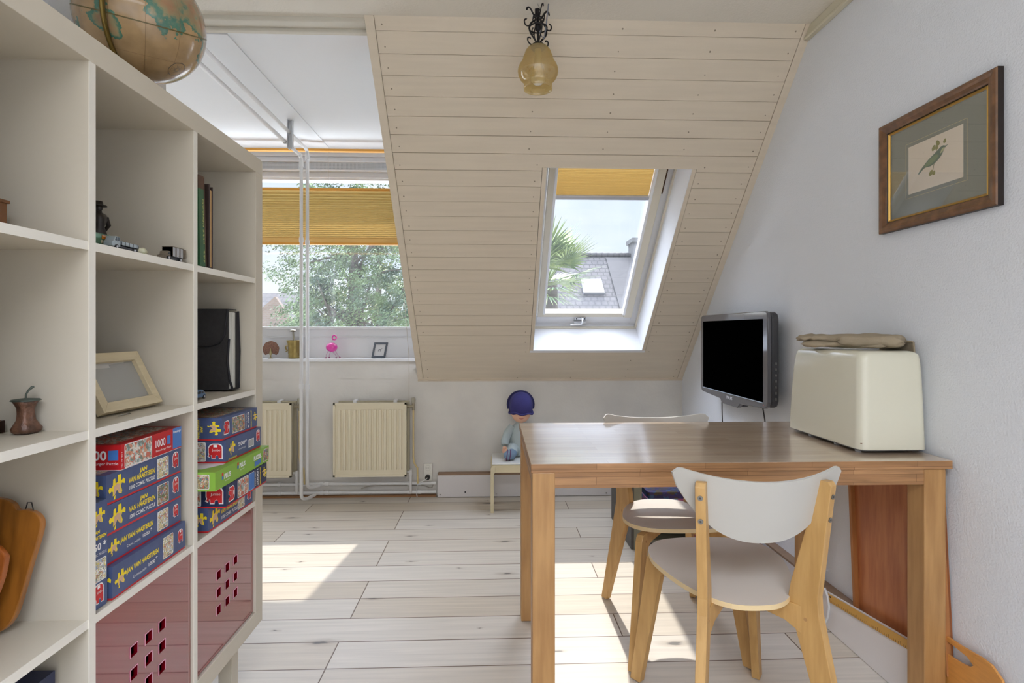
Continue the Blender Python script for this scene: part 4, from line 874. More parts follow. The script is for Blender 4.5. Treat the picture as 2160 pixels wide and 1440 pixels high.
M().tube([(-.16, -.0295, .132), (.085, -.0295, .132), (.115, -.0295, .142), (.130, -.0295, .166), (.139, -.0295, .244)], .0042, 8, flatten=.5).tube([(.141, -.024, .155), (.137, -.026, .09), (.143, -.025, .03), (.150, -.02, .002)], .0035, 8).tube([(.146, .024, .240), (.150, .025, .12), (.148, .024, .002)], .003, 8).build('edge_binding', m_bind, fo)
tc_ = toy('toy_car', (-.797, 1.478, Z3), R(90), 'small blue toy van in front of the black folder')
m_tb = mat('toy_blue', srgb(84, 112, 146), .35)
M().prism([(-.03, .004), (-.031, .014), (-.026, .024), (.014, .025), (.022, .021), (.029, .012), (.031, .004)], -.012, .012, 0, FACE_NY).build('body', m_tb, tc_, bevel=.003, bseg=3)
m = M()
for x0, x1, h_ in ((-.022, -.010, .0215), (-.007, .004, .0215), (.007, .016, .020)): m.box(x0, x1, -.0126, .0126, .0150, h_)
m.build('windows', m_win, tc_); wheelset(tc_, .023, .0055, (-.02, .02))
# photo frame with blank print, safety pin
pf = thing('photo_frame', (-.826, 1.168, Z3 + .006), R(88), 'light wooden photo frame with a blank grey print leaning back', 'photo frame')
LN = RX(R(-27)); m_ash = mat('ash_frame', srgb(206, 190, 156), .5, var=.12, vscale=6, stretch=(2, 14, 14)); fw, fh = .190, .139
LFR = LN @ Matrix(((1, 0, 0, 0), (0, 0, -1, 0), (0, 1, 0, 0), (0, 0, 0, 1)))
m = M()
for q in (((0, 0), (fw, 0), (fw - .022, .022), (.022, .022)), ((fw, 0), (fw, fh), (fw - .022, fh - .022), (fw - .022, .022)), ((fw, fh), (0, fh), (.022, fh - .022), (fw - .022, fh - .022)), ((0, fh), (0, 0), (.022, .022), (.022, fh - .022))): m.prism(list(q), -.008, .010, 0, LFR)
m.build('frame', m_ash, pf, bevel=.0008)
M().box(.02, fw - .02, .02, fh - .02, -.004, 0, 0, LFR).flat([(.024, fh - .034), (.09, fh - .034), (.09, fh - .026), (.14, fh - .024), (.14, fh - .022), (.024, fh - .022)], .0005, 1, LFR).build('print', [mat('blank_print', srgb(150, 148, 144), .12, coat=.6), mat('passepartout', srgb(176, 172, 166), .4)], pf)
M().prism([(.06, .0), (.14, 0), (.12, .11), (.08, .11)], -.012, -.010, 0, TR(0, .085, .003) @ RX(R(-8)) @ Matrix(((1, 0, 0, 0), (0, 0, -1, 0), (0, 1, 0, 0), (0, 0, 0, 1)))).build('easel_back', m_bkb, pf)
tag(M().tube([(-.805, 1.19, Z3 + .001), (-.812, 1.225, Z3 + .001), (-.808, 1.232, Z3 + .001), (-.803, 1.228, Z3 + .001), (-.798, 1.19, Z3 + .002)], .0009, 6).build('safety_pin', m_chrome), 'tiny silver safety pin lying before the photo frame', 'pin')
# third row, near compartment: apple-core sculpture etc
cs_ = thing('core_sculpture', (-.838, 1.000, Z3 + .0004), R(10), 'dark bronze apple core sculpture with curled stem', 'sculpture'); cs_.scale = (.74, .74, .93)
m_core = mat('core_bronze', srgb(62, 46, 40), .38, .25, col2=srgb(116, 82, 64), vscale=40, bump=.8, bscale=90, ramp=(.45, .7))
M().lathe([(0, 0), (.020, .0), (.027, .004), (.029, .010), (.024, .017), (.018, .026), (.0165, .038), (.017, .048), (.021, .056), (.025, .061), (.024, .064), (0, .064)], 36, wob=lambda t, z: 1 + .07 * math.sin(5 * t + 40 * z) + .05 * math.sin(3 * t)).build('core', m_core, cs_)
M().lathe([(0, .068), (.012, .067), (.026, .0655), (.0285, .063), (.024, .0615), (0, .062)], 30, wob=lambda t, z: 1 + .05 * math.sin(4 * t)).build('rim', mat('verdigris', srgb(74, 82, 74), .5, .3), cs_)
M().tube([(0, 0, .066), (.0, .0, .074), (.004, .002, .082), (.010, .005, .088), (.014, .006, .089)], [.0022, .002, .0022, .003, .0016], 8).build('stem', mat('verdigris', srgb(74, 82, 74), .5, .3), cs_)
tag(M().box(-.04, .04, -.010, .010, 0, .022).build('wooden_block', mat('ebony', srgb(46, 26, 18), .35), None, (-.925, 1.005, Z3), (0, 0, R(-4)), bevel=.001), 'dark polished wooden block lying behind the core sculpture', 'block')
tag(M().box(-.028, .028, -.014, .014, 0, .021).build('brass_box', mat('brass_olive', srgb(128, 104, 44), .4, .5), None, (-.907, .958, Z3), (0, 0, R(8)), bevel=.001), 'olive brass little box left of the core sculpture', 'box')
tag(M().prism([(-.03, 0), (.02, .0), (.028, .006), (.02, .012), (-.03, .012)], -.009, .009, 0, FACE_NY).build('carved_wood', mat('carved_wood', srgb(120, 96, 78), .6, var=.5, vscale=120), None, (-.885, .963, Z3 + .0212), (0, 0, R(10)), bevel=.001), 'carved brown wooden piece resting on the brass box', 'carving')
sh = thing('bead_ornament', (-.862, .908, Z3), 0, 'white ball resting in a beige wooden ring at the photo edge', 'ornament')
M().ball((0, 0, .021), .0125).build('ball', mat('pearl', srgb(214, 210, 204), .25), sh)
M().lathe([(.006, 0), (.018, .0), (.019, .004), (.019, .012), (.017, .015), (.012, .015), (.008, .010), (.006, 0)], 24).build('ring', mat('beech_ring', srgb(186, 164, 130), .55), sh)
tag(M().box(-.05, 0, -.03, .03, 0, .060).box(-.053, .003, -.033, .033, .058, .064).build('wooden_box', mat('walnut_box', srgb(122, 78, 44), .4, var=.25, vscale=30), None, (-.857, .955, Z4), (0, 0, 0), bevel=.0015), 'brown wooden box at the left photo edge on the top shelf', 'box')
# cutting boards
m_cut = mat('varnished_board', srgb(158, 100, 38), .3, var=.35, vscale=7, stretch=(8, 8, 1), coat=.3, col2=srgb(120, 74, 26)); m_cut2 = mat('varnished_board_red', srgb(168, 92, 38), .3, var=.3, vscale=7, stretch=(8, 8, 1), coat=.3)
def smooth(pts, n=5):
    P = [Vector(p) for p in pts]; out_ = []; k = len(P)
    for i in range(k):
        a, b, c, d = P[i - 1], P[i], P[(i + 1) % k], P[(i + 2) % k]
        for j in range(n):
            t = j / n; out_.append(tuple(.5 * ((2 * b) + (c - a) * t + (2 * a - 5 * b + 4 * c - d) * t * t + (3 * b - a - 3 * c + d) * t ** 3)))
    return out_
bd = thing('cutting_board', (-.90, .985, Z2 + .002), 0, 'large scalloped varnished wooden board leaning on the shelf divider', 'board')
XB = RX(R(-6)) @ FACE_NY
m = M().prism(smooth([(.018, 0), (.045, .008), (.062, .032), (.072, .072), (.082, .12), (.092, .165), (.094, .19), (.084, .205), (.066, .212), (.050, .212), (.040, .224), (.018, .232), (-.03, .232), (-.06, .205), (-.09, .19), (-.085, .10), (-.06, .03), (-.03, .0)]), 0, .012, 0, XB); m.build('board', m_cut, bd, bevel=.002)
M().tube([XB @ Vector((.060, .209, .006)), XB @ Vector((.063, .224, .006)), XB @ Vector((.070, .224, .006)), XB @ Vector((.075, .208, .006))], .0009, 6).build('hanging_wire', m_black, bd)
bd = thing('cutting_board', (-.93, .946, Z2 + .002), 0, 'smaller reddish wooden board in front of the scalloped board', 'board')
m = M().prism(smooth([(.02, 0), (.05, .01), (.075, .05), (.092, .10), (.097, .135), (.094, .150), (.07, .168), (.02, .18), (-.04, .17), (-.06, .1), (-.04, .01)]), 0, .011, 0, RX(R(-7)) @ FACE_NY); m.build('board', m_cut2, bd, bevel=.002)
tag(M().cyl((-.93, .90, Z2 + .006), (-.868, .905, Z2 + .006), .0055, n=14).cyl((-.868, .905, Z2 + .006), (-.866, .905, Z2 + .006), .0045, n=14, mi=1).build('black_marker', [m_black, m_wh]), 'short black pen lying at the foot of the boards', 'pen')

# ------------------------------------------------------------------ sill items
SZ = .923; SY = 3.70
pk = thing('peacock_ornament', (-1.497, SY, SZ), 0, 'round copper peacock ornament with fanned tail on the sill', 'ornament')
fan = [(.054 * math.sin(R(a)) * (1 + .02 * math.cos(9 * R(a))), .062 + .054 * math.cos(R(a)) * (1 + .02 * math.cos(9 * R(a)))) for a in range(-138, 139, 6)] + [(.008, .034), (-.008, .034)]
M().prism(fan, -.002, .002, 0, FACE_NY).build('tail_fan', mat('copper_lace', srgb(150, 112, 96), .45, .5, bump=1.0, bscale=150, var=.4, vscale=160), pk)
M().lathe([(0, .018), (.006, .022), (.009, .032), (.006, .046), (.003, .058), (.004, .064), (0, .068)], 14, 0, TR(0, -.006, 0)).build('bird_body', mat('pale_brass', srgb(176, 164, 120), .35, .7), pk)
M().lathe([(0, 0), (.016, 0), (.014, .004), (.004, .007), (.003, .02), (0, .02)], 16, 0, TR(0, -.004, 0)).build('foot', mat('pale_brass', srgb(176, 164, 120), .35, .7), pk)
mo = thing('mortar', (-1.343, SY, SZ), 0, 'brass mortar with side handle on the window sill', 'mortar')
m_br = mat('mortar_brass', srgb(168, 148, 92), .32, .85, var=.2, vscale=20)
prof = [(0, 0), (.036, 0), (.037, .012), (.0365, .03), (.038, .034), (.0385, .038), (.038, .042), (.039, .08), (.041, .084), (.0405, .088), (.042, .094), (.041, .098), (.048, .118), (.049, .122), (.045, .122), (.036, .10), (.033, .02), (0, .012)]
M().lathe(prof, 36).build('bowl', m_br, mo)
M().tube([(-.040, 0, .084), (-.052, 0, .084), (-.057, 0, .072), (-.052, 0, .060), (-.044, 0, .056), (-.050, 0, .046), (-.054, 0, .050)], .0048, 8).build('handle', m_br, mo)
tag(M().tube([(-1.341, SY, SZ + .028), (-1.345, SY + .004, SZ + .115), (-1.352, SY + .008, SZ + .178)], [.013, .0065, .006], 12).lathe([(0, 0), (.012, .001), (.021, .006), (.022, .010), (.016, .014), (0, .017)], 20, 0, TR(-1.353, SY + .008, SZ + .178)).build('pestle', mat('pestle_metal', srgb(150, 146, 132), .3, .8)), 'grey metal pestle standing in the brass mortar', 'pestle')
fl = thing('flamingo_ornament', (-1.092, SY, SZ), 0, 'pink shiny flamingo tealight ornament on thin legs on the sill', 'ornament')
m_pink = mat('hot_pink', srgb(222, 46, 160), .15, coat=.6, spec=.7); m_wire = mat('pink_wire', srgb(206, 150, 190), .3, .3)
M().ball((0, 0, .074), (.0385, .030, .031), 24, 16).build('body', m_pink, fl)
M().tube([(.0, 0, .10), (.003, 0, .118), (.008, 0, .128)], .0018, 8).build('neck', m_wire, fl)
M().tube([(.018 + .0135 * math.sin(R(a)), 0, .140 + .0145 * math.cos(R(a))) for a in range(0, 361, 20)], .0045, 8).build('head_ring', m_pink, fl)
m = M()
for ps in (((-.02, -.01, .05), (-.032, -.012, .025), (-.034, -.014, .006)), ((.006, -.01, .046), (.03, -.012, .022), (.034, -.014, .004)), ((.022, .01, .05), (.034, .01, .03), (.052, .01, .004)), ((-.01, .012, .046), (-.02, .012, .02), (-.02, .012, .004))):
    lg = M().tube(list(ps), .0016, 6).build('leg', m_wire, fl); M().ball((ps[-1][0], ps[-1][1], .0042), (.006, .005, .0042), 10, 8).build('foot', mat('magenta', srgb(150, 30, 110), .3), lg)
fr_ = thing('sill_frame', (-.822, SY - .01, SZ + .001), 0, 'dark grey picture frame with tiny animal print leaning on the sill', 'photo frame')
XF = RX(R(-14)) @ FACE_NY @ Matrix(((1, .14, 0, 0), (0, 1, 0, 0), (0, 0, 1, 0), (0, 0, 0, 1)))
m = M()
for q in (((0, 0), (.092, 0), (.080, .012), (.012, .012)), ((.092, 0), (.092, .106), (.080, .094), (.080, .012)), ((.092, .106), (0, .106), (.012, .094), (.080, .094)), ((0, .106), (0, 0), (.012, .012), (.012, .094))): m.prism(list(q), 0, .010, 0, XF)
m.build('frame', mat('slate_frame', srgb(84, 92, 102), .5), fr_)
m = M().box(.010, .082, .010, .096, .001, .004, 0, XF)
for q in ([(.034, .052), (.052, .054), (.054, .060), (.038, .060)], [(.036, .044), (.039, .044), (.039, .054), (.036, .054)], [(.049, .044), (.052, .044), (.052, .056), (.049, .056)], [(.053, .058), (.062, .064), (.060, .067), (.052, .060)]): m.flat(q, .0045, 1, XF)
m.build('print', [mat('white_card', srgb(214, 216, 218), .5), mat('ink_grey', srgb(90, 94, 98), .5)], fr_)

# ------------------------------------------------------------------ table
tb = thing('dining_table', (.103, 1.466, 0), 0, 'butcher block table with maple legs standing against the right wall', 'table')
tw, td, th = 1.181, .655, .747
mt_ = M().box(0, tw, 0, td, th - .024, th, 1); mt_.m = [1, 0, 1, 1, 1, 1]; mt_.build('tabletop', [m_table_glare, m_apron], tb, bevel=.0015)
M().box(.064, tw - .08, .004, .024, th - .067, th - .0245).build('apron', m_apron, tb); M().box(.064, tw - .08, td - .024, td - .004, th - .067, th - .0245).build('apron', m_apron, tb)
m_ap2 = bricks('butcher_block_side', srgb(182, 136, 92), srgb(156, 112, 72), srgb(120, 82, 50), .30, .0215, .0005, 'YZ', .45, .4, .35, (7, 7, 100), .03)
M().box(.006, .026, .066, td - .066, th - .067, th - .0245).build('apron', m_ap2, tb); M().box(tw - .040, tw - .020, .066, td - .066, th - .067, th - .0245).build('apron', m_ap2, tb)
for x, y in ((.004, 0.002), (tw - .080, .002), (.004, td - .066), (tw - .080, td - .066)):
    lg = M().box(x, x + .062, y, y + .064, .003, th - .0245).build('leg', m_leg, tb, bevel=.0025); M().cyl((x + .031, y + .032, 0), (x + .031, y + .032, .004), .02, n=16).build('floor_pad', m_black, lg)

# ------------------------------------------------------------------ chairs
def make_chair(label):
    c = thing('dining_chair', (0, 0, 0), 0, label, 'chair')
    # seat: egg outline, dished a little, lower at the back
    def sx(v): return
    outline = smooth([(0, -.190), (.062, -.180), (.115, -.135), (.158, -.060), (.186, .030), (.190, .080), (.178, .135), (.135, .178), (.07, .195), (0, .198), (-.07, .195), (-.135, .178), (-.178, .135), (-.190, .080), (-.186, .030), (-.158, -.060), (-.115, -.135), (-.062, -.180)], 4)
    def zz(x, y, r): return .444 + .010 * (y / .19) - .010 * (1 - r * r) + .0
    rings = [1, .97, .85, .6, .3]
    vs = []; fs = []; n_ = len(outline)
    for top in (1, 0):
        for r in rings:
            for p in outline: vs.append((p[0] * r, p[1] * r + .01 * (1 - r), zz(p[0] * r, p[1] * r, r) - (0 if top else .013)))
        vs.append((0, .01, zz(0, 0, 0) - (0 if top else .013)))
    K_ = len(rings); off = K_ * n_ + 1
    for s_, o_ in ((1, 0), (-1, off)):
        for k in range(K_ - 1):
            for i in range(n_):
                j = (i + 1) % n_; f = (o_ + k * n_ + i, o_ + k * n_ + j, o_ + (k + 1) * n_ + j, o_ + (k + 1) * n_ + i); fs.append(f if s_ > 0 else f[::-1])
        for i in range(n_):
            j = (i + 1) % n_; f = (o_ + (K_ - 1) * n_ + i, o_ + (K_ - 1) * n_ + j, o_ + K_ * n_); fs.append(f if s_ > 0 else f[::-1])
    m = M().add(vs, fs, 0, None, True); m.add([v for v in vs[:n_]] + [v for v in vs[off:off + n_]], [(i, i + n_, (i + 1) % n_ + n_, (i + 1) % n_) for i in range(n_)], 1)
    m.build('seat', [m_seat_warm, m_ply], c)
    # backrest: crescent shell
    def bk_(u, side):
        x = (u * 2 - 1) * .212; a = abs(u * 2 - 1)
        return x
    NU, NV = 36, 12
    def P(u, v, d):
        s_ = u * 2 - 1; a = abs(s_)
        x = .212 * s_
        ztop = .752 + .030 * a ** 2.2 - .020 * max(0, a - .93) / .07
        zbot = .597 + (.752 + .030 * .9 - .597 - .03) * (a ** 2.6)
        zbot = min(zbot, ztop - .0015) if a < .999 else ztop - .001
        z = zbot + (ztop - zbot) * v
        y = -.228 + .066 * a ** 1.8 - (z - .68) * .22 + .0 + d
        return (x, y, z)
    m = M(); m.grid(lambda u, v: P(u, v, -.0055), NU, NV, 0); m.grid(lambda u, v: P(1 - u, v, .0055), NU, NV, 0)
    tl = [P(i / NU, 1, -.0055) for i in range(NU + 1)]; tr_ = [P(i / NU, 1, .0055) for i in range(NU + 1)]
    m.add(tl + tr_, [(i, i + 1, i + NU + 2, i + NU + 1) for i in range(NU)], 1, None, True)
    tl = [P(i / NU, 0, -.0055) for i in range(NU + 1)]; tr_ = [P(i / NU, 0, .0055) for i in range(NU + 1)]
    m.add(tl + tr_, [(i + NU + 1, i + NU + 2, i + 1, i) for i in range(NU)], 1, None, True)
    m.build('backrest', [m_back_shaded, mat('back_edge', srgb(206, 203, 196), .4)], c)
    th_ = .024
    for sx_ in (-1, 1):
        # rear leg profile in (r, z): r outward along the toed direction
        D = Vector((sx_ * .50, -.866, 0)); N_ = Vector((-D.y, D.x, 0)); org = Vector((sx_ * .137, -.190, 0))
        X = Matrix(((D.x, 0, N_.x, org.x), (D.y, 0, N_.y, org.y), (0, 1, 0, 0), (0, 0, 0, 1)))
        prof = [(.072, .0), (.104, .0), (.018, .425), (.016, .455), (.052, .742), (.024, .748), (-.058, .470), (-.062, .425), (-.052, .39)]
        prof = [(.078, .003), (.108, .003), (.020, .42), (.018, .46), (.050, .738), (.043, .748), (.022, .748), (-.050, .475), (-.056, .44), (-.050, .40)]
        lg = M().prism(prof, -th_ / 2, th_ / 2, 0, X).build('leg', m_birch, c, bevel=.0015)
        for z in (.712, .655):
            r0 = .020 + (z - .46) / .28 * .030 + .001
            p0 = X @ Vector((r0 - .002, z, 0)); p1 = X @ Vector((r0 + .0012, z, 0)); M().cyl(p0, p1, .0062, n=14).cyl(X @ Vector((r0 + .001, z, 0)), X @ Vector((r0 + .0016, z, 0)), .0028, n=6, mi=1).build('bolt', [mat('bolt_steel', srgb(128, 126, 122), .35, .8), mat('bolt_socket', srgb(60, 58, 56), .5)], lg)
        M().cyl(X @ Vector((-.012, .395, -th_ / 2 - .0006)), X @ Vector((-.012, .395, th_ / 2 + .0006)), .0045, n=12).build('dowel', mat('dowel_end', srgb(170, 130, 84), .6), lg)
        # front leg
        D = Vector((sx_ * .62, .785, 0)); N_ = Vector((-D.y, D.x, 0)); org = Vector((sx_ * .128, .125, 0))
        X = Matrix(((D.x, 0, N_.x, org.x), (D.y, 0, N_.y, org.y), (0, 1, 0, 0), (0, 0, 0, 1)))
        lg = M().prism([(.088, .003), (.124, .003), (.062, .405), (.050, .425), (-.022, .425), (-.010, .385), (.012, .365)], -th_ / 2, th_ / 2, 0, X).build('leg', m_birch, c, bevel=.0015)
        M().cyl(X @ Vector((.026, .398, -th_ / 2 - .0006)), X @ Vector((.026, .398, th_ / 2 + .0006)), .0045, n=12).build('dowel', mat('dowel_end', srgb(170, 130, 84), .6), lg)
    for sx_ in (-1, 1):
        a = Vector((sx_ * .145, .145, 0)); b = Vector((-sx_ * .137, -.185, 0)); d = (b - a); L_ = d.length; d.normalize(); N_ = Vector((-d.y, d.x, 0)); z0 = 0 if sx_ > 0 else .0
        X = Matrix(((d.x, 0, N_.x, a.x), (d.y, 0, N_.y, a.y), (0, 1, 0, 0), (0, 0, 0, 1)))
        M().prism([(0, .424), (0, .365), (.05, .385), (L_ * .5, .392 if sx_ > 0 else .391), (L_ - .06, .375), (L_, .345), (L_, .424)], -.011, .011, 0, X).build('cross_rail', m_birch, c, bevel=.001)
    return c
ch1 = make_chair('white and birch chair in front of the table with its back to the viewer'); ch1['group'] = 'dining chairs at the table'
ch2 = copy_tree(ch1); ch2['label'] = 'white and birch chair behind the table, its seat striped by sunlight'
ch1.location = (.652, 1.497, 0); ch1.rotation_euler = (0, 0, R(0)); ch2.location = (.652, 1.960, 0); ch2.rotation_euler = (0, 0, R(180))

# ------------------------------------------------------------------ machine cover, cloth
cv = thing('machine_cover', (1.182, 1.748, th), 0, 'large cream plastic sewing machine cover standing on the table end', 'cover')
m_cov = mat('cover_cream', srgb(214, 211, 192), .22, spec=.5, coat=.3)
m = M(); NL = 44
def rr_(hx, hy, r, k):
    pts = rrect(2 * hx, 2 * hy, r, 10); return [(p[0] - hx, p[1] - hy) for p in pts]
lev = [(.012, .104, .200, .028, 0, 0), (.05, .1035, .199, .028, 0, 0), (.15, .101, .195, .028, 0, -.002), (.24, .098, .188, .028, 0, -.006), (.275, .096, .184, .028, 0, -.008), (.292, .092, .179, .026, 0, -.010), (.299, .084, .170, .024, 0, -.011), (.302, .072, .158, .02, 0, -.012)]
rings = [[(p[0] + ox, p[1] + oy, z) for p in rr_(hx, hy, r, 0)] for z, hx, hy, r, ox, oy in lev]; nr = len(rings[0])
vs = [p for r_ in rings for p in r_]; fs = [(a * nr + i, a * nr + (i + 1) % nr, (a + 1) * nr + (i + 1) % nr, (a + 1) * nr + i) for a in range(len(lev) - 1) for i in range(nr)]
m.add(vs, fs, 0, None, True); m.add(rings[-1], [tuple(range(nr))], 0); m.build('shell', m_cov, cv, autosmooth=True)
m_bp = mat('base_plate_grey', srgb(120, 118, 116), .5)
M().prism(rr_(.094, .186, .02, 0), .006, .0118).build('base_plate', m_bp, cv)
for x, y in ((-.085, -.16), (-.085, -.06), (-.085, .08), (.07, -.16), (.07, .15)): M().box(x - .006, x + .006, y - .006, y + .006, 0, .006).build('foot', mat('foot_light', srgb(186, 186, 186), .5) if x < 0 else m_bkb, cv)
m = M()
for y, z in ((-.180, .09), (-.1905, .03)): m.ball((-.090 - (.006 if z < .05 else 0), y + .0, z), (.003, .003, .0012), 8, 6)
m.build('chip_mark', mat('chip_brown', srgb(110, 70, 40), .7), cv)
ct = thing('folded_cloth', (1.17, 1.72, th + .3045), 0, 'folded khaki cloth lying on top of the cream cover', 'cloth')
m_cl = mat('khaki_cotton', srgb(158, 144, 122), .9, var=.12, vscale=20, bump=.25, bscale=200)
rd = random.Random(4)
def fold(cx, cy, lx, ly, z0, z1, rz, seed, ruff=0):
    m = M(); NU, NV = 56, 40
    def f(u, v):
        a = (u - .5) * 2; t = v * 2 * math.pi
        # cross-section loop round the fold (flattened tube with a rounded nose)
        w = ly * (1 - .06 * abs(a) ** 3 - .22 * abs(a) ** 14) ; h = (z1 - z0) / 2 * (1 - .18 * abs(a) ** 5 - .55 * abs(a) ** 16)
        yy = w * math.cos(t) * (1 if abs(math.cos(t)) < .99 else 1); zc_ = h * math.copysign(abs(math.sin(t)) ** .6, math.sin(t))
        x = a * lx + .004 * math.sin(7 * v * 6.28 + seed)
        r = .0018 * math.sin(5 * a + 2 * t + seed) + .0007 * math.sin(13 * a + seed * 2 + 3 * t) + ruff * .0022 * math.sin(26 * a + 2 * math.sin(t)) * max(0, -a)
        p = Vector((x, yy + r, z0 + (z1 - z0) / 2 + zc_ + r)); p.z = max(p.z, z0 + .0012)
        return (cx + p.x * math.cos(rz) - p.y * math.sin(rz), cy + p.x * math.sin(rz) + p.y * math.cos(rz), p.z)
    m.grid(f, NU, NV); 
    for a_ in (0, 1):
        ring_ = [f(a_, j / NV) for j in range(NV)]; m.add(ring_, [tuple(range(NV)) if a_ else tuple(range(NV))[::-1]])
    return m
ax = R(-52)
fold(-.005, .02, .125, .060, .001, .026, ax, 1).build('lower_fold', m_cl, ct, autosmooth=True)
fold(-.02, .045, .115, .050, .020, .046, ax + R(3), 3, 1).build('upper_fold', m_cl, ct, autosmooth=True)
fold(.030, -.045, .085, .055, .004, .048, ax + R(8), 5).build('roll', m_cl, ct, autosmooth=True)
m = M()
def dr(u, v):
    t = v; x = .045 + .0695 * min(1, t * 2.5); z = .028 - .004 * math.sin(t * 3) if t < .4 else .022 - (t - .4) * .135
    if t >= .4: x = .1145 + .001 * math.sin(t * 5)
    return (x + .0008 * math.sin(9 * u), -.105 + u * .15 - .02 * t, z + .002 * math.sin(11 * u + 4 * t))
m.grid(dr, 30, 24); m.build('hanging_end', m_cl, ct, solid=.003)

# ------------------------------------------------------------------ television
tv = thing('television', (1.195, 2.693, .97), 0, 'dark grey flat television mounted on the right wall', 'television')
m_tvf = mat('tv_gloss_grey', srgb(84, 84, 90), .12, spec=.8, coat=.7); m_tvs = mat('tv_side', srgb(62, 62, 66), .4); m_scr = mat('tv_screen', (.0005, .0005, .0005, 1), .5, spec=.0)
hw, z0, z1 = .380, -.205, .226
ol = [(-hw, z0 + .03), (-hw + .012, z0 + .008), (-hw + .03, z0)] + [(-.115, z0 - .012), (-.095, z0 - .030), (-.08, z0 - .034), (.08, z0 - .034), (.095, z0 - .030), (.115, z0 - .012)] + [(hw - .03, z0), (hw - .012, z0 + .008), (hw, z0 + .03), (hw, z1 - .03), (hw - .008, z1 - .008), (hw - .03, z1), (-hw + .03, z1), (-hw + .008, z1 - .008), (-hw, z1 - .03)]
M().prism(ol, -.018, 0, 0, FACE_NX).build('bezel', m_tvf, tv, bevel=.004, bseg=3)
M().prism([(p[0] * .985, p[1] * .985) for p in ol], -.056, -.0185, 0, FACE_NX).build('housing', m_tvs, tv, bevel=.010, bseg=3)
M().box(-hw + .038, hw - .042, -.178, .192, .0001, .0012, 0, FACE_NX).build('screen', m_scr, tv)
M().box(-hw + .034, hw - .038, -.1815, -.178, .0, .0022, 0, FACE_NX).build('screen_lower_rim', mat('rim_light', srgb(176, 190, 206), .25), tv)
m = M(); m.text('PHILIPS', .020, FACE_NX @ TR(-.033, -.207, 0), 0, bold=.0006, width=.066, z=.0006); m.build('logo', mat('logo_silver', srgb(206, 206, 210), .3), tv)
M().flat(circ(hw - .035, -.190, .002, 10), .0008, 0, FACE_NX).build('standby_light', mat('red_led', srgb(220, 30, 30), .4), tv)
m = M()
for i in range(7): m.box(.036, .042, -hw * .985 - .0012 - .003, -hw * .985, -.165 + i * .026, -.155 + i * .026)
m.build('side_buttons', m_bp, tv)
M().box(.056, .099, -.12, .12, -.1, .1).build('wall_bracket', m_black, tv)
tag(M().tube([(1.245, 2.90, .80), (1.25, 2.91, .68), (1.262, 2.915, .4), (1.27, 2.92, .15)], .003, 8).build('tv_cable', m_black), 'black cable hanging below the television, left one', 'cable')
tag(M().tube([(1.245, 2.47, .80), (1.25, 2.445, .7), (1.262, 2.43, .4), (1.27, 2.43, .15)], .003, 8).build('tv_cable', m_black), 'black cable hanging below the television, right one', 'cable')

# ------------------------------------------------------------------ bird picture
pcx = thing('bird_picture', (B - .002, 1.535, 1.604), 0, 'framed bird print with grey mount hanging on the right wall', 'picture')
m_wal = mat('walnut_frame', srgb(122, 84, 52), .35, var=.4, vscale=14, stretch=(1, 3, 3), coat=.3); m_gold = mat('gold_slip', srgb(206, 164, 84), .3, .7); m_dk = mat('dark_frame_side', srgb(34, 24, 20), .5)
FWd, FHt = .211, .176
def mit(m, hw_, hh_, w_, prof, mi, X=FACE_NX):
    for k in range(4):
        for a, b in zip(prof[:-1], prof[1:]):
            def c(i, t, d):
                sx_, sy_ = ((-1, -1), (1, -1), (1, 1), (-1, 1))[i % 4]; return (sx_ * (hw_ - t), sy_ * (hh_ - t), d)
            m.add([c(k, a[0], a[1]), c(k + 1, a[0], a[1]), c(k + 1, b[0], b[1]), c(k, b[0], b[1])], [(0, 1, 2, 3)], a[2] if len(a) > 2 else mi, X)
m = M(); mit(m, FWd, FHt, 0, [(0, 0, 1), (0, .016, 0), (.003, .019, 0), (.010, .021, 0), (.018, .019, 0), (.026, .014, 0), (.031, .012, 1), (.033, .008, 1)], 0); m.build('frame', [m_wal, m_dk], pcx)
m = M(); mit(m, FWd - .033, FHt - .033, 0, [(0, .009, 0), (.003, .011, 0), (.006, .007, 0), (.0075, .006, 0)], 0); m.build('gold_slip', m_gold, pcx)
mh, mv = FWd - .0405, FHt - .0405
m = M().flat([(-mh, -mv), (mh, -mv), (mh, mv), (-mh, mv)], .004, 0, FACE_NX)
iw, ih = .098, .073
for e, c_ in ((.012, 1), (.0108, 0), (0, 2)): m.flat([(-iw - e, -ih - e), (iw + e, -ih - e), (iw + e, ih + e), (-iw - e, ih + e)], .0042 + (.0002 if c_ == 0 else .0004 if c_ == 2 else 0), c_, FACE_NX)
m.build('mount', [mat('mount_grey', srgb(138, 141, 131), .8), mat('mount_line', srgb(206, 186, 140), .6), mat('print_paper', srgb(238, 224, 204), .8)], pcx)
m = M(); zz_ = .0052
m.flat(smooth([(-.058, -.018), (-.050, -.010), (-.034, .002), (-.020, .012), (.0, .022), (.012, .028), (.022, .034), (.032, .036), (.040, .033), (.050, .034), (.040, .029), (.034, .022), (.026, .010), (.010, -.002), (-.012, -.010), (-.034, -.009), (-.056, -.022)], 3), zz_, 0, FACE_NX)
m.flat(smooth([(-.036, -.004), (-.016, .010), (.004, .018), (.016, .012), (.004, .002), (-.016, -.006)], 3), zz_ + .0002, 1, FACE_NX)
m.flat(smooth([(.022, .016), (.034, .022), (.038, .029), (.028, .028)], 3), zz_ + .0003, 2, FACE_NX)
m.flat([(.008, .02), (.0095, .02), (.010, .055), (.008, .055)], zz_ - .0002, 3, FACE_NX); m.flat([(.0, -.002), (.002, -.002), (-.006, -.034), (-.009, -.036)], zz_ - .0002, 3, FACE_NX)
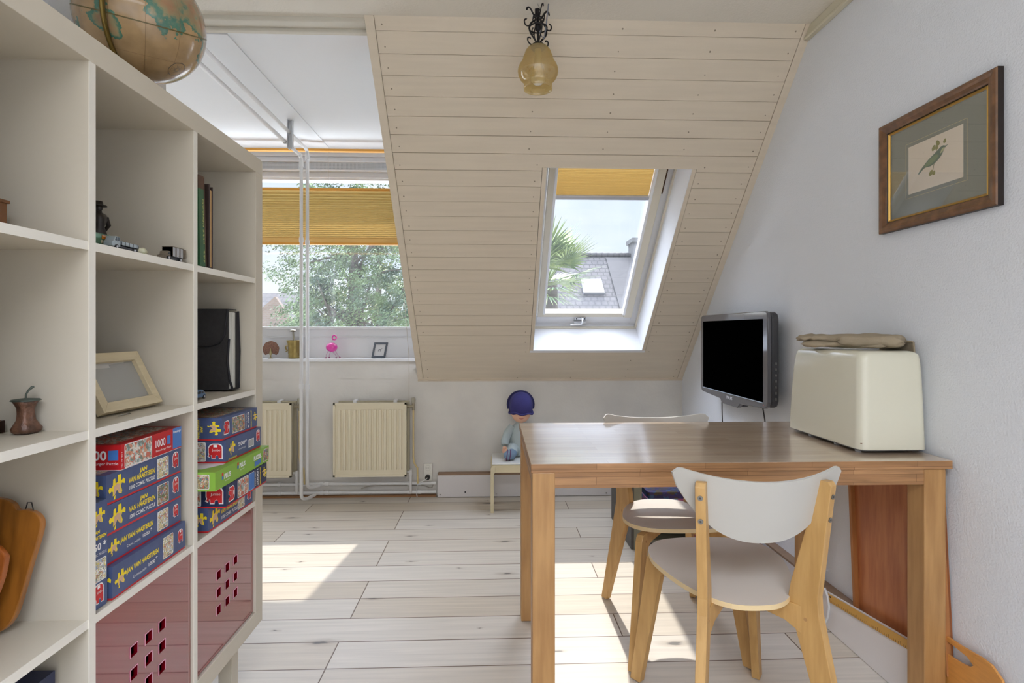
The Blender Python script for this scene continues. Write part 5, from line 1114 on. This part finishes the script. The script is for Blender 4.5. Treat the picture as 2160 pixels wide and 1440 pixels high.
for x, y, s_ in ((-.008, .040, 1), (.020, .050, -1), (-.018, -.030, 1)): m.flat(smooth([(x, y), (x + .008 * s_, y + .008), (x + .014 * s_, y + .004), (x + .010 * s_, y - .006), (x + .002 * s_, y - .008)], 3), zz_, 4, FACE_NX); m.flat(smooth([(x + .012, y - .002), (x + .020, y + .004), (x + .022, y - .006), (x + .015, y - .009)], 3), zz_, 4, FACE_NX)
m.build('bird_print', [mat('bird_green', srgb(104, 124, 108), .8), mat('bird_wing', srgb(128, 146, 110), .8), mat('bird_throat', srgb(196, 196, 150), .8), mat('twig', srgb(110, 118, 84), .8), mat('leaf_olive', srgb(150, 148, 86), .8)], pcx)
m = M().box(-mh - .004, mh + .004, -mv - .004, mv + .004, .0066, .0072, 0, FACE_NX); m.build('glazing', glass('picture_glass', refl=.15, dust=0), pcx)

# ------------------------------------------------------------------ pendant lamp
lp = thing('pendant_lamp', (.170, 2.04, ZC), R(0), 'wrought iron pendant with scrolls and amber glass shade under the ceiling', 'lamp')
def spiral(c, r0, r1, a0, a1, n_=14, ax='X', off=0):
    out_ = []
    for i in range(n_ + 1):
        t = i / n_; r_ = r0 + (r1 - r0) * t; a = R(a0 + (a1 - a0) * t); out_.append((c[0] + r_ * math.cos(a), 0, c[1] + r_ * math.sin(a)))
    return out_
M().tube([(0, 0, 0), (0, 0, -.006), (.004, 0, -.010), (.006, 0, -.016), (0, 0, -.022), (-.005, 0, -.017)], .0013, 8).build('ceiling_hook', m_chrome, lp)
M().tube([(0, 0, -.02), (0, 0, -.06), (0, 0, -.16)], .0045, 10).tube([(-.008, 0, -.02), (-.008, 0, -.045), (.0, 0, -.05)], .004, 8).tube([(.008 * math.cos(R(a)), 0, -.028 + .010 * math.sin(R(a))) for a in range(0, 361, 24)], .002, 6).build('stem', m_iron, lp)
for k in range(4):
    A = R(20 + 90 * k); sc_ = M()
    pts = [(.004, -.155), (.012, -.140), (.030, -.118), (.036, -.098), (.028, -.078), (.014, -.066), (.010, -.058), (.018, -.046), (.028, -.030), (.036, -.022), (.044, -.025), (.046, -.034), (.040, -.040)]
    P3 = smooth([(p[0], p[1]) for p in pts], 3)[:len(pts) * 3 - 4]
    sc_.tube([(p[0], 0, p[1]) for p in P3], .0021, 8, flatten=1.7)
    P4 = smooth([(.030, -.082), (.040, -.092), (.052, -.090), (.056, -.076), (.050, -.068), (.044, -.070)], 4)[:20]
    sc_.tube([(p[0], 0, p[1]) for p in P4], .0019, 8, flatten=1.5)
    if k % 2 == 0:
        P5 = smooth([(.014, -.150), (.026, -.160), (.040, -.152), (.042, -.138), (.034, -.134), (.029, -.140)], 4)[:20]; sc_.tube([(p[0], 0, p[1]) for p in P5], .0019, 8, flatten=1.5)
    sc_.build('scroll', m_iron, lp, None, (0, 0, A))
M().tube([(.034 * math.cos(R(a)), .034 * math.sin(R(a)), -.092) for a in range(0, 361, 15)], .0028, 8).tube([(.020 * math.cos(R(a)), .020 * math.sin(R(a)), -.060) for a in range(0, 361, 18)], .0024, 8).lathe([(0, -.078), (.012, -.080), (.013, -.096), (.006, -.104), (0, -.104)], 16).build('ring', m_iron, lp)
M().lathe([(0, -.155), (.024, -.156), (.027, -.160), (.027, -.168), (.024, -.172), (0, -.172)], 24).build('cap', m_iron, lp)
M().tube([(.040, 0, .0), (.034, 0, -.05), (.030, 0, -.09), (.022, -.004, -.135), (.012, 0, -.12), (.006, 0, -.10)], .0024, 8).build('cable', mat('cable_grey', srgb(120, 124, 136), .4), lp)
m_amb = bpy.data.materials.new('amber_glass'); m_amb.use_nodes = True; n = m_amb.node_tree; n.nodes.clear(); L = n.links.new
o_ = n.nodes.new('ShaderNodeOutputMaterial'); tr = n.nodes.new('ShaderNodeBsdfTransparent'); tr.inputs[0].default_value = srgb(248, 238, 208); gl = n.nodes.new('ShaderNodeBsdfGlossy'); gl.inputs[1].default_value = .04
df = n.nodes.new('ShaderNodeBsdfDiffuse'); df.inputs[0].default_value = srgb(224, 208, 160); tl = n.nodes.new('ShaderNodeBsdfTranslucent'); tl.inputs[0].default_value = srgb(232, 214, 164)
a1 = n.nodes.new('ShaderNodeMixShader'); a1.inputs[0].default_value = .5; L(df.outputs[0], a1.inputs[1]); L(tl.outputs[0], a1.inputs[2])
a2 = n.nodes.new('ShaderNodeMixShader'); a2.inputs[0].default_value = .34; L(tr.outputs[0], a2.inputs[1]); L(a1.outputs[0], a2.inputs[2])
a3 = n.nodes.new('ShaderNodeMixShader'); a3.inputs[0].default_value = .10; L(a2.outputs[0], a3.inputs[1]); L(gl.outputs[0], a3.inputs[2]); L(a3.outputs[0], o_.inputs[0])
sp_ = [(.024, -.161), (.034, -.166), (.040, -.172), (.0405, -.177), (.046, -.181), (.049, -.187), (.0485, -.192), (.053, -.197), (.0555, -.203), (.055, -.208), (.059, -.216), (.063, -.224), (.070, -.235), (.0745, -.246), (.0755, -.256), (.0735, -.268), (.067, -.281), (.058, -.291), (.0525, -.297), (.0515, -.303), (.0525, -.314), (.053, -.324)]
M().lathe(sp_, 48, wob=lambda t, z: 1 + (.012 * math.sin(24 * t) if z < -.32 else .018 * math.sin((z + .161) / .0105 * 6.283) if z > -.212 else 0)).build('glass_shade', m_amb, lp, solid=.0022)
M().lathe([(0, -.172), (.013, -.174), (.014, -.21), (.016, -.225), (.026, -.258), (.029, -.275), (.026, -.292), (.015, -.304), (0, -.308)], 24).build('bulb', mat('frosted_bulb', srgb(236, 234, 230), .35), lp)

# ------------------------------------------------------------------ right wall bits
pk_ = thing('leaning_tray', (1.273, 1.468, .1395), 0, 'large red-brown wooden tray panel leaning behind the table leg', 'tray')
m_mah = mat('mahogany_panel', srgb(190, 122, 76), .35, var=.28, vscale=6, stretch=(8, 8, 1), coat=.2, col2=srgb(168, 98, 58)); m_mah2 = mat('mahogany_lip', srgb(176, 116, 66), .4, var=.2, vscale=8, stretch=(8, 8, 1))
TX = TR(0, 0, .002) @ RX(R(-3.6)); 
M().box(.012, .018, 0, .395, 0, .51, 0, TX).build('panel', m_mah, pk_)
M().box(-.004, .018, .383, .395, .0, .51, 0, TX).box(-.004, .018, 0, .012, .0, .51, 0, TX).box(-.004, .018, .012, .383, .0, .010, 1, TX).box(-.004, .018, .012, .383, .500, .51, 0, TX).build('rim', [m_mah2, m_mah], pk_, bevel=.001)
tag(M().prism([(1.540, .002), (2.02, .002), (2.02, .132), (1.540, .190)], 1.2435, 1.2505, 0, Matrix(((0, 0, 1, 0), (1, 0, 0, 0), (0, 1, 0, 0), (0, 0, 0, 1)))).build('white_plank', mat('plank_white', srgb(222, 216, 212), .4)), 'white board tilted against the right skirting, behind the table leg', 'board')
rl = thing('wooden_ruler', (1.2415, 1.963, .122), 0, 'long wooden ruler lying along the top of the white board', 'ruler')
XR = RX(R(-7.1)) @ FACE_NX
m = M().box(0, .42, -.014, .014, 0, .0018, 0, XR)
for i in range(40): m.flat([(.012 + i * .01, -.0135), (.0135 + i * .01, -.0135), (.0135 + i * .01, -.006 if i % 5 else -.002), (.012 + i * .01, -.006 if i % 5 else -.002)], .002, 1, XR)
m.prism(circ(.018, .006, .0035, 10), .0018, .0022, 1, XR); m.build('blade', [mat('ruler_wood', srgb(206, 156, 74), .45), m_dark], rl)
tag(M().tube([(1.237, 1.975, .150), (1.236, 1.955, .128), (1.235, 1.945, .095), (1.236, 1.955, .05), (1.240, 1.985, .008)], .0042, 10).build('white_cable', m_pipe), 'short white cable looping down beside the tilted white board', 'cable')
hb = thing('plywood_paddle', (1.281, 1.50, .1385), 0, 'plywood board with handle hole leaning on the wall at the photo edge', 'board')
o1 = smooth([(0, 0), (0, .08), (.02, .108), (.07, .112), (.12, .118), (.16, .116), (.19, .095), (.205, .05), (.21, 0)], 4)
hole = [(.055 + .045 * math.cos(R(a)), .082 + .013 * math.sin(R(a))) for a in range(0, 360, 20)]
bm_pts = [(0, 0), (.0, .069), (.10, .069)]
M().prism([(0, -.137), (.21, -.137), (.212, 0), (.205, .05), (.19, .095), (.16, .116), (.13, .118), (.108, .112), (.108, .082), (.098, .072), (.07, .066), (0, .062)], 0, .007, 0, FACE_NX).prism([(0, .100), (.05, .098), (.09, .094), (.108, .082), (.108, .112), (.13, .118), (.07, .113), (0, .112)], 0, .007, 0, FACE_NX).build('board', mat('varnished_ply', srgb(214, 150, 78), .35, var=.15, vscale=8, stretch=(1, 2, 12)), hb, bevel=.0012)

# ------------------------------------------------------------------ stool and doll
stl = thing('childs_stool', (.165, 3.44, 0), 0, 'small pale birch stool against the knee wall under the doll', 'stool')
m_pb = mat('pale_birch', srgb(216, 204, 170), .45, var=.08, vscale=8); m_st = mat('stool_top', srgb(216, 216, 212), .4)
M().box(-.172, .172, -.145, .145, .290, .300).build('top', m_st, stl, bevel=.004)
M().box(-.165, .165, -.150, -.132, .245, .2895).box(-.165, .165, .132, .150, .245, .2895).build('apron', m_pb, stl)
for sx_ in (-1, 1):
    for y in (-.151, .131):
        M().prism([(sx_ * .180, 0), (sx_ * .160, 0), (sx_ * .160, .235), (sx_ * .150, .250), (sx_ * .150, .2895), (sx_ * .168, .2895), (sx_ * .178, .272), (sx_ * .180, .255)], -.010, .010, 0, TR(0, y + .010, 0) @ FACE_NY).build('leg', m_pb, stl, bevel=.001)
dl = thing('baby_doll', (.180, 3.50, .300), R(0), 'baby doll in pale knitted suit with blue hat over its eyes', 'doll')
m_knit = mat('pale_knit', srgb(176, 188, 190), .95, bump=.5, bscale=260, var=.06, vscale=12); m_dsk = mat('doll_skin', srgb(222, 174, 146), .45); m_hat = mat('navy_knit', srgb(62, 60, 122), .95, bump=.6, bscale=240, var=.2, vscale=10); m_hat2 = mat('navy_knit_dark', srgb(40, 40, 84), .95, bump=.6, bscale=240)
M().lathe([(0, 0), (.060, .004), (.076, .03), (.080, .07), (.074, .12), (.064, .165), (.052, .195), (.030, .215), (.022, .225)], 28, 0, Matrix.Diagonal((1, .78, 1, 1)), wob=lambda t, z: 1 + .02 * math.sin(5 * t + 50 * z)).build('torso', m_knit, dl)
hd = M(); 
def hf(d):
    q = 1.0
    if d.y < 0: q += .05 * math.exp(-((d.x) ** 2 + (d.z + .12) ** 2) / .02) + .035 * (math.exp(-((d.x - .42) ** 2 + (d.z + .30) ** 2) / .05) + math.exp(-((d.x + .42) ** 2 + (d.z + .30) ** 2) / .05)) + .03 * math.exp(-((d.x) ** 2 + (d.z + .80) ** 2) / .05) - .02 * math.exp(-((d.x) ** 2 + (d.z + .45) ** 2) / .006)
    return q
hd.ball((0, -.012, .285), (.063, .062, .070), 48, 36, fn=hf); ho = hd.build('head', m_dsk, dl)
M().tube([(-.014, -.072, .252), (-.006, -.0755, .250), (.006, -.0755, .250), (.014, -.072, .252)], [.001, .0025, .0025, .001], 8).build('mouth', mat('doll_lip', srgb(200, 120, 110), .4), ho)
for s_ in (-1, 1): M().ball((s_ * .060, -.004, .275), (.007, .010, .013), 12, 8).build('ear', m_dsk, ho)
def hatf(d): return 1 + .03 * math.sin(9 * math.atan2(d.y, d.x)) * max(0, -d.z) + .01 * math.sin(14 * d.z + 5 * d.x)
hm = M(); hm.grid(lambda u, v: (lambda a, b: ((.076 + .004 * math.sin(7 * a)) * math.cos(a) * math.sin(b) if True else 0, -.010 + .074 * math.sin(a) * math.sin(b), .322 + .086 * math.cos(b) - (.020 + .006 * math.sin(5 * a + 1)) * max(0, (b - 1.57)) / .5))(u * 2 * math.pi, v * 1.98), 48, 24)
hm.v = [(p[0], p[1], p[2] + .006) for p in hm.v]; hto = hm.build('hat', m_hat, dl)
M().tube([(.0765 * math.cos(R(a)) * 1.0, -.010 + .075 * math.sin(R(a)), .281 + .005 * math.sin(R(a * 5)) + .004 * math.sin(R(a * 2))) for a in range(0, 361, 10)], .006, 8).build('brim', m_hat, hto)
M().tube([(.080 * math.cos(R(a)), .022, .330 + .080 * math.sin(R(a))) for a in range(-20, 201, 10)], .012, 10).build('pulled_up_fold', m_hat2, hto)
m = M(); rd = random.Random(2)
for i in range(14): a = rd.uniform(0, 6.28); m.tube([(.012 + .012 * math.cos(a), .02, .408), (.012 + .020 * math.cos(a), .02 + .01 * math.sin(a), .418)], .0016, 6)
m.build('tassel', m_hat, hto)
for s_ in (-1, 1):
    am = M().tube([(s_ * .055, -.005, .190), (s_ * .085, -.02, .150), (s_ * .102, -.045, .108), (s_ * .104, -.062, .082)], [.026, .028, .027, .024], 14).build('sleeve', m_knit, dl)
    hm_ = M().ball((s_ * .106, -.072, .066), (.013, .010, .013), 14, 10)
    for k in range(4):
        x = s_ * .106 + (k - 1.5) * .0075; ln = (.014, .018, .017, .013)[k]
        hm_.tube([(x * 1.0, -.076, .060), (x, -.084, .052), (x, -.088, .052 - ln)], [.0040, .0038, .0030], 8)
    hm_.tube([(s_ * .096, -.074, .066), (s_ * .088, -.082, .058), (s_ * .088, -.086, .050)], [.0042, .0038, .003], 8); hm_.build('hand', m_dsk, dl)
    M().tube([(s_ * .035, -.02, .040), (s_ * .060, -.07, .058), (s_ * .058, -.110, .040)], [.042, .038, .030], 14).build('trouser_leg', m_knit, dl)
    sk_ = M().tube([(s_ * .058, -.100, .042), (s_ * .066, -.128, .036), (s_ * .092, -.140, .034), (s_ * .112, -.142, .034)], [.031, .032, .029, .014], 16).build('sock', mat('sock_blue', srgb(118, 140, 162), .9, bump=.4, bscale=260), dl)
    for j, c_ in enumerate(((srgb(110, 66, 104)), (srgb(206, 200, 206)), (srgb(110, 66, 104)))):
        x = .074 + j * .010; M().tube([(s_ * x - s_ * .004 * math.sin(R(a)), -.133 + .0318 * math.cos(R(a)), .035 + .0315 * math.sin(R(a))) for a in range(0, 361, 15)], .0035 if j != 1 else .0016, 8, flatten=.8).build('sock_stripe', mat('stripe_%d' % j, c_, .9), sk_)
tag(M().ball((.262, 3.345, .313), .013).build('toy_ball', mat('toy_red', srgb(196, 60, 40), .5)), 'small red ball beside the doll foot on the stool', 'toy')

# ------------------------------------------------------------------ low shelf with tins, wooden chest under the table
ls = thing('low_cabinet', (.90, 2.95, 0), 0, 'low dark grey open cabinet under the table holding tins', 'cabinet')
m_gy = mat('cabinet_grey', srgb(92, 90, 88), .6, var=.2, vscale=4, stretch=(1, 1, 8)); m_gy2 = mat('cabinet_sage', srgb(140, 140, 124), .6)
M().box(-.20, -.185, -.23, .23, 0, .34).build('side_panel', m_gy, ls, bevel=.001); M().box(.225, .24, -.23, .23, 0, .34).build('side_panel', m_gy, ls, bevel=.001)
M().box(-.185, -.145, -.23, -.20, 0, .34).box(-.185, .225, .215, .23, .05, .34).build('face_frame', m_gy2, ls, bevel=.001); M().box(-.185, .225, -.20, .215, .13, .145).box(-.185, .225, -.20, .215, .02, .035).build('shelf', m_gy2, ls)
m_t1 = scenes_mat('tin_print_pink', [srgb(196, 120, 150), srgb(206, 150, 176), srgb(120, 160, 196), srgb(186, 110, 150), srgb(150, 170, 206)], 34); m_t2 = scenes_mat('tin_print_floral', [srgb(206, 140, 150), srgb(130, 160, 180), srgb(216, 190, 186), srgb(176, 96, 120), srgb(96, 130, 150)], 60); m_t3 = scenes_mat('tin_print_night', [srgb(50, 52, 96), srgb(70, 60, 110), srgb(90, 80, 60), srgb(60, 90, 130)], 60)
for z, h_, mm_, lab in ((.1455, .050, m_t2, 'floral tin at the bottom of the pile in the grey cabinet'), (.196, .040, m_t1, 'pink and blue tin in the middle of the pile in the cabinet'), (.2365, .035, m_t3, 'dark blue patterned tin on top of the pile in the cabinet')):
    tn = thing('biscuit_tin', (.935, 2.87, z), 0, lab, 'tin'); M().prism([(p[0] - .13, p[1] - .09) for p in rrect(.26, .18, .025)], 0, h_ * .62, 0).build('tin_body', mm_, tn); M().prism([(p[0] - .132, p[1] - .092) for p in rrect(.264, .184, .026)], h_ * .62, h_, 0).build('lid', mm_, tn, bevel=.002)
cx_ = thing('wooden_chest', (1.10, 2.47, 0), 0, 'dark red-brown wooden chest on the floor behind the chair', 'chest')
m_ch = mat('chest_wood', srgb(120, 56, 38), .4, var=.3, vscale=6, stretch=(1, 8, 8)); M().box(-.14, .13, -.19, .19, 0, .115).build('body', m_ch, cx_, bevel=.002); M().box(-.145, .135, -.195, .195, .1155, .13).build('lid', m_ch, cx_, bevel=.002)
tag(M().ball((1.125, 2.50, .162), .032).build('red_ball', mat('bright_red', srgb(206, 40, 34), .4)), 'bright red ball resting on the wooden chest', 'ball')
